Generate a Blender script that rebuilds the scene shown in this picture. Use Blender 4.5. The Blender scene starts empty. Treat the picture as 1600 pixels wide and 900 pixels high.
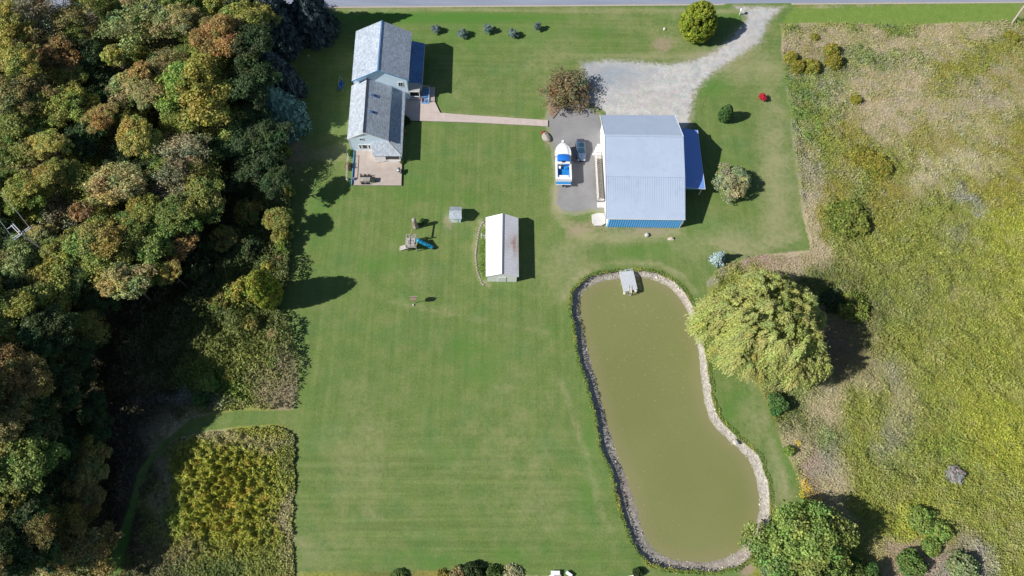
import bpy, math, random
import numpy as np
from mathutils import Vector, Matrix, geometry
rad = math.radians
SC = bpy.context.scene
COL = SC.collection
random.seed(7)
RNG = np.random.default_rng(11)

# ---------------------------------------------------------------- camera, light, exposure
F, CX, CY, CAMH = 1067.0, 800.0, 450.0, 112.0
NADIR = (772.0, 905.0)
_d = np.array([NADIR[0] - CX, -(NADIR[1] - CY), -F]); _d /= np.linalg.norm(_d)
_u = -_d
_X = np.array([1.0, 0, 0]) - _u * _u[0]; _X /= np.linalg.norm(_X)
_Y = np.cross(_u, _X)
ROT = np.stack([_X, _Y, _u])                      # camera space -> world space
cam = bpy.data.objects.new('camera', bpy.data.cameras.new('camera')); COL.objects.link(cam)
cam.matrix_world = Matrix.Translation((0, 0, CAMH)) @ Matrix([list(r) for r in ROT]).to_4x4()
cam.data.sensor_width = 36; cam.data.lens = F / 1600 * 36; cam.data.clip_end = 8000
SC.camera = cam

SUN_EL, SUN_AZ = 37.2, 14.8                       # shadows run to +x, 13.5 deg towards +y
w = bpy.data.worlds.new('World'); SC.world = w; w.use_nodes = True
nt = w.node_tree; bg = nt.nodes['Background']
sky = nt.nodes.new('ShaderNodeTexSky'); sky.sky_type = 'NISHITA'; sky.sun_disc = False
sky.sun_elevation = rad(SUN_EL); sky.sun_rotation = rad(255.2)
sky.air_density = 1.0; sky.dust_density = 0.6; sky.ozone_density = 1.6
nt.links.new(sky.outputs[0], bg.inputs[0]); bg.inputs[1].default_value = 0.058
sl = bpy.data.lights.new('sun', 'SUN'); sl.energy = 4.9; sl.angle = rad(0.53); sl.color = (1.0, 0.955, 0.88)
so = bpy.data.objects.new('sun', sl); COL.objects.link(so)
_sd = Vector((math.cos(rad(SUN_AZ)) * math.cos(rad(SUN_EL)), math.sin(rad(SUN_AZ)) * math.cos(rad(SUN_EL)), -math.sin(rad(SUN_EL))))
so.rotation_euler = _sd.to_track_quat('-Z', 'Y').to_euler(); so.location = (-60, -20, 60)
SC.view_settings.view_transform = 'Standard'; SC.view_settings.look = 'None'
SC.view_settings.exposure = 0.3; SC.view_settings.gamma = 1.0
SC.render.engine = 'CYCLES'

def P(px, py, z=0.0):
    """photo pixel (1600 x 900) on the level plane at height z -> world point"""
    d = ROT @ np.array([px - CX, -(py - CY), -F])
    t = (z - CAMH) / d[2]
    return Vector((d[0] * t, d[1] * t, z))
def PX(x, y, z=0.0):
    """vectorised world -> photo pixel"""
    v = np.stack([x, y, np.full_like(x, z) - CAMH], -1) @ ROT
    return CX + F * v[..., 0] / -v[..., 2], CY - F * v[..., 1] / -v[..., 2]
def PL(pts, z=0.0): return [(P(a, b, z).x, P(a, b, z).y) for a, b in pts]

# ---------------------------------------------------------------- tagging
def tag(o, label=None, cat=None, group=None, kind=None):
    if label: o['label'] = label
    if cat: o['category'] = cat
    if group: o['group'] = group
    if kind: o['kind'] = kind
    return o
def empty(name, loc, label, cat, group=None, rz=0.0):
    o = bpy.data.objects.new(name, None); COL.objects.link(o)
    o.location = loc; o.rotation_euler = (0, 0, rz); o.empty_display_size = 0.3
    return tag(o, label, cat, group)
def copy_tree(o, parent=None):
    c = o.copy(); COL.objects.link(c)
    if parent: c.parent = parent
    for ch in list(o.children): copy_tree(ch, c)
    return c
def woff(o):
    v = Vector((0, 0, 0))
    while o is not None: v += o.location; o = o.parent
    return v

# ---------------------------------------------------------------- mesh builder
class MB:
    def __init__(s): s.v = []; s.f = []
    def add(s, vs, fs):
        b = len(s.v); s.v += [tuple(v) for v in vs]; s.f += [tuple(i + b for i in f) for f in fs]; return s
    def box(s, x0, x1, y0, y1, z0, z1):
        return s.add([(x0,y0,z0),(x1,y0,z0),(x1,y1,z0),(x0,y1,z0),(x0,y0,z1),(x1,y0,z1),(x1,y1,z1),(x0,y1,z1)],
                     [(0,3,2,1),(4,5,6,7),(0,1,5,4),(1,2,6,5),(2,3,7,6),(3,0,4,7)])
    def bar(s, a, b, w, h=None, up=(0, 0, 1)):
        a, b = Vector(a), Vector(b); h = h or w; d = (b - a).normalized()
        u = Vector(up)
        if abs(d.dot(u)) > 0.98: u = Vector((1, 0, 0))
        r = d.cross(u).normalized(); t = r.cross(d).normalized()
        vs = []
        for q in (a, b):
            for i, j in ((-1,-1),(1,-1),(1,1),(-1,1)): vs.append(q + r*(i*w/2) + t*(j*h/2))
        return s.add(vs, [(0,1,2,3),(7,6,5,4),(0,4,5,1),(1,5,6,2),(2,6,7,3),(3,7,4,0)])
    def slab(s, top, th):
        """polygon (counter-clockwise seen from outside) thickened inwards"""
        top = [Vector(p) for p in top]; n = (top[1]-top[0]).cross(top[2]-top[0]).normalized()
        bot = [p - n*th for p in top]; k = len(top)
        fs = [tuple(range(k)), tuple(range(2*k-1, k-1, -1))]
        for i in range(k): j = (i+1) % k; fs.append((i, i+k, j+k, j))
        return s.add(top+bot, fs)
    def prism(s, poly, z0, z1):
        return s.slab([(x, y, z1) for x, y in poly], z1-z0)
    def tube(s, pts, rs, n=8, cap=True):
        pts = [Vector(p) for p in pts]
        if not hasattr(rs, '__len__'): rs = [rs]*len(pts)
        vs = []; fs = []; ref = None
        for i, p in enumerate(pts):
            d = (pts[min(i+1, len(pts)-1)] - pts[max(i-1, 0)]).normalized()
            if ref is None:
                ref = Vector((1,0,0)) if abs(d.x) < .9 else Vector((0,1,0))
            r = (ref - d*ref.dot(d)).normalized(); t = d.cross(r); ref = r
            for k in range(n):
                a = 2*math.pi*k/n; vs.append(p + (r*math.cos(a)+t*math.sin(a))*rs[i])
        for i in range(len(pts)-1):
            for k in range(n):
                l = (k+1) % n; fs.append((i*n+k, i*n+l, (i+1)*n+l, (i+1)*n+k))
        if cap: fs += [tuple(range(n-1,-1,-1)), tuple((len(pts)-1)*n+k for k in range(n))]
        return s.add(vs, fs)
    def blob(s, c, r, seed=0, rough=.15, nu=14, nv=9, flat=None):
        rg = random.Random(seed); ph = [(rg.uniform(0,6.28), rg.uniform(0,6.28), rg.uniform(1,3.2), rg.uniform(1,3.2)) for _ in range(4)]
        vs = []; fs = []
        for j in range(nv+1):
            th = math.pi*j/nv
            for i in range(nu):
                a = 2*math.pi*i/nu
                k = 1+sum(rough*.5*math.sin(round(w1)*a+p1)*math.sin(w2*th+p2) for p1,p2,w1,w2 in ph)
                z = math.cos(th)*r[2]*k
                if flat is not None: z = max(z, flat)
                vs.append((c[0]+math.sin(th)*math.cos(a)*r[0]*k, c[1]+math.sin(th)*math.sin(a)*r[1]*k, c[2]+z))
        for j in range(nv):
            for i in range(nu):
                k = (i+1) % nu; fs.append((j*nu+i, (j+1)*nu+i, (j+1)*nu+k, j*nu+k))
        return s.add(vs, fs)
    def loft(s, rings, closed=True, cap=True):
        n = len(rings[0]); vs = [v for r in rings for v in r]; fs = []
        for i in range(len(rings)-1):
            for k in range(n if closed else n-1):
                l = (k+1) % n; fs.append((i*n+k, i*n+l, (i+1)*n+l, (i+1)*n+k))
        if cap: fs += [tuple(range(n-1,-1,-1)), tuple((len(rings)-1)*n+k for k in range(n))]
        return s.add(vs, fs)
    def build(s, name, mat, parent=None, smooth=False, bevel=0, auto=True):
        me = bpy.data.meshes.new(name); off = woff(parent) if parent else Vector((0,0,0))
        o = bpy.data.objects.new(name, me); COL.objects.link(o)
        if parent is None and auto:
            a = np.array(s.v); c = (a.min(0)+a.max(0))/2
            off = Vector((c[0], c[1], a[:,2].min())); o.location = off
        me.from_pydata([(x-off.x, y-off.y, z-off.z) for x, y, z in s.v], [], s.f)
        me.materials.append(mat)
        if smooth:
            for p in me.polygons: p.use_smooth = True
        if parent: o.parent = parent
        if bevel:
            b = o.modifiers.new('bevel', 'BEVEL'); b.width = bevel; b.segments = 2; b.limit_method = 'ANGLE'
        return o

def quadmesh(name, V, C, mat):
    """V (n,4,3) quads and C (n,3) colours -> mesh"""
    n = len(V); me = bpy.data.meshes.new(name)
    me.vertices.add(n*4); me.vertices.foreach_set('co', V.reshape(-1).astype(np.float32))
    me.loops.add(n*4); me.loops.foreach_set('vertex_index', np.arange(n*4, dtype=np.int32))
    me.polygons.add(n); me.polygons.foreach_set('loop_start', np.arange(0, n*4, 4, dtype=np.int32))
    me.polygons.foreach_set('loop_total', np.full(n, 4, dtype=np.int32))
    a = me.attributes.new('Col', 'FLOAT_COLOR', 'POINT')
    c4 = np.ones((n*4, 4), np.float32); c4[:, :3] = np.repeat(C, 4, 0); a.data.foreach_set('color', c4.reshape(-1))
    me.update(calc_edges=True); me.materials.append(mat); return me
def leafquads(pos, nrm, size, aspect=1.0, rng=RNG, along=None):
    n = len(pos); nrm = nrm/(np.linalg.norm(nrm, axis=1, keepdims=True)+1e-9)
    t = rng.normal(size=(n, 3)) if along is None else along+rng.normal(size=(n, 3))*.25
    t -= nrm*(t*nrm).sum(1, keepdims=True); t /= np.linalg.norm(t, axis=1, keepdims=True)+1e-9
    b = np.cross(nrm, t); s = (size*rng.uniform(.6, 1.3, n))[:, None] if np.ndim(size) == 0 else size[:, None]
    l = t*s*.5*aspect; m = b*s*.5
    return np.stack([pos-l, pos+m-l*.1, pos+l, pos-m+l*.1], 1)

# value noise in numpy
_G = np.random.default_rng(5).random((256, 256))
def vnoise(x, y, s, o=0):
    x = x*s+o*17.3+1000; y = y*s+o*9.7+1000
    xi = np.floor(x).astype(int); yi = np.floor(y).astype(int); fx = x-xi; fy = y-yi
    fx = fx*fx*(3-2*fx); fy = fy*fy*(3-2*fy)
    g = lambda a, b: _G[a % 256, b % 256]
    return (g(xi, yi)*(1-fx)+g(xi+1, yi)*fx)*(1-fy)+(g(xi, yi+1)*(1-fx)+g(xi+1, yi+1)*fx)*fy
def fbm(x, y, s, o=0, k=3): return sum(vnoise(x, y, s*2**i, o+i)/2**i for i in range(k))/sum(1/2**i for i in range(k))
def sdist(x, y, poly):
    """signed distance (positive inside) to polygon"""
    p = np.array(poly); d = np.full(x.shape, 1e9); ins = np.zeros(x.shape, bool)
    for i in range(len(p)):
        a = p[i]; b = p[(i+1) % len(p)]; e = b-a; L = (e**2).sum()+1e-12
        t = np.clip(((x-a[0])*e[0]+(y-a[1])*e[1])/L, 0, 1)
        d = np.minimum(d, (x-a[0]-t*e[0])**2+(y-a[1]-t*e[1])**2)
        c = ((a[1] > y) != (b[1] > y)) & (x < (b[0]-a[0])*(y-a[1])/(b[1]-a[1]+1e-15)+a[0]); ins ^= c
    return np.where(ins, 1, -1)*np.sqrt(d)
def pline(x, y, pts):
    d = np.full(x.shape, 1e9)
    for (ax, ay), (bx, by) in zip(pts[:-1], pts[1:]):
        ex, ey = bx-ax, by-ay; t = np.clip(((x-ax)*ex+(y-ay)*ey)/(ex*ex+ey*ey), 0, 1)
        d = np.minimum(d, np.hypot(x-ax-t*ex, y-ay-t*ey))
    return d
def smoothpoly(pts, sub=6, closed=True):
    p = np.array(pts, float); n = len(p); out = []
    for i in range(n):
        a, b, c, d = p[i-1], p[i], p[(i+1) % n], p[(i+2) % n]
        for k in range(sub):
            t = k/sub
            out.append(.5*((2*b)+(-a+c)*t+(2*a-5*b+4*c-d)*t*t+(-a+3*b-3*c+d)*t**3))
    return np.array(out)

# ---------------------------------------------------------------- materials
class NB:
    def __init__(s, name):
        s.m = bpy.data.materials.new(name); s.m.use_nodes = True; s.t = s.m.node_tree
        s.b = s.t.nodes['Principled BSDF']; s.out = s.t.nodes['Material Output']; s.c = None
    def n(s, ty, **k):
        o = s.t.nodes.new(ty)
        for a, b in k.items(): setattr(o, a, b)
        return o
    def l(s, a, b): s.t.links.new(a, b)
    def coord(s, scale=(1, 1, 1)):
        g = s.n('ShaderNodeNewGeometry'); m = s.n('ShaderNodeMapping'); m.inputs['Scale'].default_value = scale
        s.l(g.outputs['Position'], m.inputs[0]); return m.outputs[0]
    def ocoord(s, scale=(1, 1, 1)):
        g = s.n('ShaderNodeTexCoord'); m = s.n('ShaderNodeMapping'); m.inputs['Scale'].default_value = scale
        s.l(g.outputs['Object'], m.inputs[0]); return m.outputs[0]
    def noise(s, sc, det=3, rough=.55, vec=None, dist=0):
        o = s.n('ShaderNodeTexNoise'); o.inputs['Scale'].default_value = sc; o.inputs['Detail'].default_value = det
        o.inputs['Roughness'].default_value = rough; o.inputs['Distortion'].default_value = dist
        s.l(vec or s.coord(), o.inputs['Vector']); return o.outputs['Fac']
    def ramp(s, fac, stops):
        o = s.n('ShaderNodeValToRGB'); e = o.color_ramp.elements
        while len(e) < len(stops): e.new(.5)
        for i, (p, c) in enumerate(stops):
            e[i].position = p; e[i].color = (*c, 1) if len(c) == 3 else c
        s.l(fac, o.inputs[0]); return o.outputs[0]
    def mix(s, fac, a, b, mode='MIX'):
        o = s.n('ShaderNodeMix', data_type='RGBA', blend_type=mode)
        for v, i in ((fac, 0), (a, 6), (b, 7)):
            if isinstance(v, (int, float)): o.inputs[i].default_value = v
            elif isinstance(v, tuple): o.inputs[i].default_value = (*v, 1)
            else: s.l(v, o.inputs[i])
        return o.outputs[2]
    def math(s, op, a, b=0.0, clamp=False):
        o = s.n('ShaderNodeMath', operation=op, use_clamp=clamp)
        for v, i in ((a, 0), (b, 1)):
            if isinstance(v, (int, float)): o.inputs[i].default_value = v
            else: s.l(v, o.inputs[i])
        return o.outputs[0]
    def attr(s, name, out='Color'):
        o = s.n('ShaderNodeAttribute'); o.attribute_name = name; return o.outputs[out]
    def bump(s, h, st=.3, d=.05):
        o = s.n('ShaderNodeBump'); o.inputs['Strength'].default_value = st; o.inputs['Distance'].default_value = d
        s.l(h, o.inputs['Height']); s.l(o.outputs[0], s.b.inputs['Normal'])
    def fin(s, col, rough=.8, spec=.3, metal=0):
        if isinstance(col, tuple): s.b.inputs['Base Color'].default_value = (*col, 1)
        else: s.l(col, s.b.inputs['Base Color'])
        s.b.inputs['Roughness'].default_value = rough; s.b.inputs['Specular IOR Level'].default_value = spec
        s.b.inputs['Metallic'].default_value = metal; return s.m
def paint(name, c, rough=.6, var=.15, sc=2.0, spec=.3, metal=0, dirt=None):
    b = NB(name); n = b.noise(sc, 4); n2 = b.noise(sc*9, 2)
    lo = tuple(x*(1-var) for x in c); hi = tuple(min(1, x*(1+var)) for x in c)
    col = b.ramp(n, [(.3, lo), (.7, hi)]); col = b.mix(.35, col, b.ramp(n2, [(.3, lo), (.7, hi)]))
    if dirt: col = b.mix(b.math('MULTIPLY', b.ramp(b.noise(.7, 5), [(.5, (0,0,0)), (.75, (1,1,1))]), dirt[1]), col, dirt[0])
    return b.fin(col, rough, spec, metal)

def grass_colour(b):
    """mown lawn: driven by mesh attribute 'mix' (r dry, g bare soil, b lush) and 'strp' (mowing direction)"""
    mx = b.attr('mix'); sep = b.n('ShaderNodeSeparateColor'); b.l(mx, sep.inputs[0])
    big = b.noise(.045, 4, .6); mid = b.noise(.35, 5, .65); fine = b.noise(3.2, 4, .7); vf = b.noise(11, 2, .6)
    c = b.ramp(big, [(.34, (.094, .174, .036)), (.5, (.142, .214, .050)), (.66, (.200, .242, .082))])
    c = b.mix(.5, c, b.ramp(mid, [(.38, (.062, .144, .030)), (.5, (.136, .210, .048)), (.62, (.258, .266, .112))]))
    c = b.mix(.45, c, b.ramp(fine, [(.3, (.052, .118, .024)), (.5, (.134, .204, .048)), (.7, (.262, .286, .118))]))
    c = b.mix(.2, c, b.ramp(vf, [(.3, (.04, .09, .02)), (.7, (.25, .27, .13))]))
    pt = b.noise(.16, 3, .55, None, .6); c = b.mix(b.ramp(pt, [(.52, (0,0,0)), (.66, (.55,.55,.55))]), c, b.mix(.5, c, (.075, .185, .065)))
    wd = b.noise(2.4, 2, .8); c = b.mix(b.ramp(wd, [(.66, (0,0,0)), (.72, (.6,.6,.6))]), c, (.27, .28, .16))
    # mowing lines
    v1 = b.noise(1.0, 3, .6, b.coord((.03, 1.1, .03)), .2); v2 = b.noise(1.0, 3, .6, b.coord((1.1, .03, .03)), .2)
    sv = b.mix(b.attr('strp', 'Fac'), b.ramp(v2, [(.35, (.90,.92,.9)), (.65, (1.11,1.08,1.12))]), b.ramp(v1, [(.35, (.86,.89,.86)), (.65, (1.14,1.1,1.15))]))
    c = b.mix(1.0, c, sv, 'MULTIPLY')
    nz = b.math('ADD', b.math('MULTIPLY', b.noise(1.3, 5, .75), .6), b.math('MULTIPLY', b.noise(.22, 3, .6), .4))
    def thr(ch, k=.55):
        a = b.math('ADD', b.math('SUBTRACT', b.math('MULTIPLY', ch, 1.6), .1), b.math('MULTIPLY', b.math('SUBTRACT', nz, .5), 4.5))
        return b.math('MULTIPLY', a, k, True)
    def gate(ch, k): return b.math('MULTIPLY', thr(ch, k), b.math('MULTIPLY', ch, 3.0, True))
    c = b.mix(gate(sep.outputs[2], .75), c, (.085, .20, .035))
    c = b.mix(gate(sep.outputs[0], .72), c, (.285, .285, .145))
    c = b.mix(gate(sep.outputs[1], .85), c, (.33, .255, .185))
    return c, fine
def field_colour(b):
    fc = b.attr('fcol'); n = b.noise(2.2, 4, .7)
    return b.mix(1.0, fc, b.ramp(n, [(.3, (.62,.62,.6)), (.55, (1,1,1)), (.75, (1.3,1.28,1.25))]), 'MULTIPLY')
def edge(b, wob=1.0, sc=1.2, hard=3.0, off=0.0):
    """0 outside .. 1 inside the sheet's own outline, ragged"""
    sd = b.attr('sd', 'Fac'); n = b.math('SUBTRACT', b.noise(sc, 5, .7), .5)
    return b.math('MULTIPLY', b.math('ADD', b.math('ADD', sd, off), b.math('MULTIPLY', n, wob*2)), hard, True)

def m_ground():
    b = NB('wild_ground'); c = field_colour(b); b.bump(b.noise(2, 5, .7), .8, .2); return b.fin(c, .95, .1)
def m_lawn():
    b = NB('mown_grass'); c, f = grass_colour(b); c = b.mix(edge(b, .5), field_colour(b), c); b.bump(f, .5, .06); return b.fin(c, .9, .15)
def m_verge():
    b = NB('roadside_grass'); n = b.noise(.8, 5, .7, b.coord((1, .6, 1))); n2 = b.noise(4, 3, .7)
    c = b.mix(.4, b.ramp(n, [(.3, (.12,.21,.035)), (.7, (.22,.31,.07))]), b.ramp(n2, [(.3, (.08,.15,.02)), (.7, (.27,.36,.10))]))
    c = b.mix(edge(b, .6), field_colour(b), c); b.bump(n2, .9, .15); return b.fin(c, .9, .15)
def m_gravel():
    b = NB('pale_gravel'); n = b.noise(.12, 4, .6); f = b.noise(5, 5, .8); v = b.n('ShaderNodeTexVoronoi'); v.inputs['Scale'].default_value = 5; b.l(b.coord(), v.inputs[0])
    c = b.ramp(f, [(.3, (.29,.295,.305)), (.5, (.48,.475,.47)), (.7, (.62,.62,.625))]); c = b.mix(.5, c, b.ramp(b.noise(.5, 5, .7), [(.38, (.32,.325,.335)), (.62, (.62,.605,.58))]))
    c = b.mix(.3, c, v.outputs['Color'], 'SOFT_LIGHT')
    c = b.mix(b.math('MULTIPLY', b.attr('mix2', 'Fac'), b.math('ADD', .35, b.noise(.9, 4)), True), c, (.30, .335, .38))
    c = b.mix(b.ramp(n, [(.45, (0,0,0)), (.75, (.5,.5,.5))]), c, (.45, .41, .36))
    g, _ = grass_colour(b); g = b.mix(.45, g, (.34, .31, .24)); e = edge(b, 2.2, 1.1, 1.1); c = b.mix(e, g, c)
    g2, _ = grass_colour(b); c = b.mix(edge(b, 2.2, .8, 1.5, .8), g2, c)
    b.bump(f, .7, .08); return b.fin(c, .9, .2)
def m_asph():
    b = NB('old_asphalt'); n = b.noise(.35, 5, .6); f = b.noise(7, 4, .7)
    c = b.ramp(n, [(.3, (.21,.21,.225)), (.7, (.30,.30,.31))]); c = b.mix(.35, c, b.ramp(f, [(.3, (.16,.16,.165)), (.7, (.36,.355,.35))]))
    g, _ = grass_colour(b); g = b.mix(.5, g, (.36, .33, .25)); c = b.mix(edge(b, .6, 1.0, 2.2), g, c); g2, _ = grass_colour(b)
    c = b.mix(b.mix(b.attr('mix2', 'Fac'), edge(b, .5, .8, 2.5, .8), (1.0, 1.0, 1.0)), g2, c)
    b.bump(f, .3, .03); return b.fin(c, .85, .25)
def m_road():
    b = NB('road_asphalt'); n = b.noise(.6, 4, .6, b.coord((.12, 1.4, 1))); f = b.noise(6, 3, .7)
    c = b.ramp(n, [(.3, (.22,.26,.36)), (.7, (.29,.33,.43))]); c = b.mix(.2, c, b.ramp(f, [(.3, (.15,.15,.17)), (.7, (.4,.4,.42))]))
    return b.fin(c, .8, .3)
def m_concrete(name, c0, c1):
    b = NB(name); n = b.noise(.9, 5, .65); f = b.noise(9, 3, .7)
    c = b.ramp(n, [(.3, c0), (.7, c1)]); c = b.mix(.25, c, b.ramp(f, [(.3, tuple(x*.7 for x in c0)), (.7, tuple(min(1, x*1.25) for x in c1))]))
    br = b.n('ShaderNodeTexBrick'); br.inputs['Scale'].default_value = 1.0; br.inputs['Mortar Size'].default_value = .012
    br.inputs['Brick Width'].default_value = 1.5; br.inputs['Row Height'].default_value = 1.5; br.offset = 0; b.l(b.coord(), br.inputs[0])
    br.inputs[1].default_value = br.inputs[2].default_value = (1,1,1,1); br.inputs[3].default_value = (.62,.6,.58,1)
    c = b.mix(.9, c, br.outputs[0], 'MULTIPLY'); b.bump(f, .2, .02); return b.fin(c, .85, .25)
def m_shore():
    b = NB('shore_stones'); v = b.n('ShaderNodeTexVoronoi'); v.inputs['Scale'].default_value = 3.2; b.l(b.coord(), v.inputs[0])
    f = b.noise(6, 4, .75); n = b.noise(.15, 3)
    c = b.ramp(f, [(.3, (.23,.21,.18)), (.5, (.38,.355,.31)), (.68, (.56,.53,.47))])
    c = b.mix(.5, c, b.ramp(v.outputs['Color'], [(.2, (.24,.22,.2)), (.8, (.6,.57,.52))]))
    c = b.mix(b.attr('mix2', 'Fac'), c, b.mix(.5, c, (.42,.26,.22)))
    gz = b.n('ShaderNodeNewGeometry'); sp = b.n('ShaderNodeSeparateXYZ'); b.l(gz.outputs['Position'], sp.inputs[0])
    z = b.math('ADD', sp.outputs['Z'], b.math('MULTIPLY', f, .25))
    wet = b.ramp(b.math('ADD', z, 1.1), [(.05, (1,1,1)), (.35, (0,0,0))]); c = b.mix(wet, c, b.mix(.5, c, (.16,.14,.08)))
    lip = b.ramp(b.math('ADD', sp.outputs['Z'], .6), [(.3, (0,0,0)), (.5, (1,1,1))]); c = b.mix(lip, c, (.16,.14,.08))
    b.bump(f, 1.0, .15); return b.fin(c, .85, .2)
def m_water():
    b = NB('murky_water'); n = b.noise(.05, 3, .5); f = b.noise(1.6, 5, .8)
    c = b.ramp(n, [(.35, (.190,.208,.076)), (.65, (.218,.234,.093))])
    c = b.mix(.15, c, b.ramp(f, [(.35, (.17,.17,.055)), (.7, (.26,.25,.11))]))
    sd = b.attr('sd', 'Fac'); sh = b.math('SUBTRACT', 1.0, b.math('MULTIPLY', b.math('ADD', sd, b.math('MULTIPLY', b.noise(.5, 3), .5)), .38, True), True)
    c = b.mix(b.math('MULTIPLY', sh, .4), c, (.30, .25, .155))
    b.bump(b.noise(5, 3, .6), .06, .02); return b.fin(c, .12, .5)
def m_foliage(name='foliage', trans=.28, rough=.6):
    b = NB(name); oi = b.n('ShaderNodeObjectInfo'); c = b.mix(1.0, b.attr('Col'), oi.outputs['Color'], 'MULTIPLY')
    b.fin(c, rough, .25)
    t = b.n('ShaderNodeBsdfTranslucent'); b.l(c, t.inputs[0]); mx = b.n('ShaderNodeMixShader'); mx.inputs[0].default_value = trans
    b.l(b.b.outputs[0], mx.inputs[1]); b.l(t.outputs[0], mx.inputs[2]); b.l(mx.outputs[0], b.out.inputs[0]); return b.m
def m_shingle(name, c):
    b = NB(name); br = b.n('ShaderNodeTexBrick'); br.inputs['Scale'].default_value = 1
    br.inputs['Brick Width'].default_value = .45; br.inputs['Row Height'].default_value = .3; br.inputs['Mortar Size'].default_value = .02
    br.inputs[1].default_value = (*[x*.8 for x in c], 1); br.inputs[2].default_value = (*[x*1.15 for x in c], 1); br.inputs[3].default_value = (*[x*.5 for x in c], 1)
    m = b.n('ShaderNodeMapping'); m.inputs['Rotation'].default_value = (0, 0, math.pi/2); b.l(b.coord(), m.inputs[0]); b.l(m.outputs[0], br.inputs[0])
    n = b.noise(.5, 5, .65, b.coord((1, .5, 1))); n2 = b.noise(1.5, 4, .7, b.coord((.4, 2, 1)))
    col = b.mix(.85, br.outputs[0], b.ramp(n, [(.3, (.93,.94,.96)), (.7, (1.12,1.13,1.14))]), 'MULTIPLY')
    col = b.mix(.4, col, b.ramp(n2, [(.3, (.88,.88,.9)), (.7, (1.12,1.12,1.12))]), 'MULTIPLY')
    b.bump(br.outputs['Fac'], .3, .02); return b.fin(col, .85, .25)
def m_rustroof():
    b = NB('weathered_tin'); n = b.noise(.55, 5, .7, b.coord((1, .35, 1)), .4); n2 = b.noise(2.2, 5, .7, b.coord((1.2, .8, 1)))
    base = b.ramp(n2, [(.35, (.80,.81,.86)), (.65, (.9,.9,.93))])
    rust = b.ramp(b.noise(1.2, 5, .7, b.coord((.5, 2.2, 1))), [(.3, (.46,.27,.20)), (.7, (.62,.48,.42))])
    rm = b.math('MULTIPLY', b.attr('mix2', 'Fac'), b.ramp(n, [(.38, (0,0,0)), (.62, (1,1,1))]), True)
    seams = b.n('ShaderNodeTexWave', wave_type='BANDS', bands_direction='Y'); seams.inputs['Scale'].default_value = .52; b.l(b.coord(), seams.inputs[0])
    col = b.mix(b.ramp(seams.outputs[0], [(.0, (.25,.25,.25)), (.07, (0,0,0))]), base, (.38,.34,.32))
    fl = b.ramp(b.noise(3, 5, .8, b.coord((.4, 3, 1))), [(.58, (0,0,0)), (.7, (.55,.55,.55))]); col = b.mix(b.math('MULTIPLY', fl, b.attr('mix2', 'Fac')), col, (.5,.38,.34))
    col = b.mix(rm, col, rust); return b.fin(col, .55, .4, 0)
def m_wood(name, c0, c1, sc=(1, 12, 12)):
    b = NB(name); n = b.noise(1, 4, .7, b.coord(sc)); return b.fin(b.ramp(n, [(.3, c0), (.7, c1)]), .85, .2)

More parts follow.
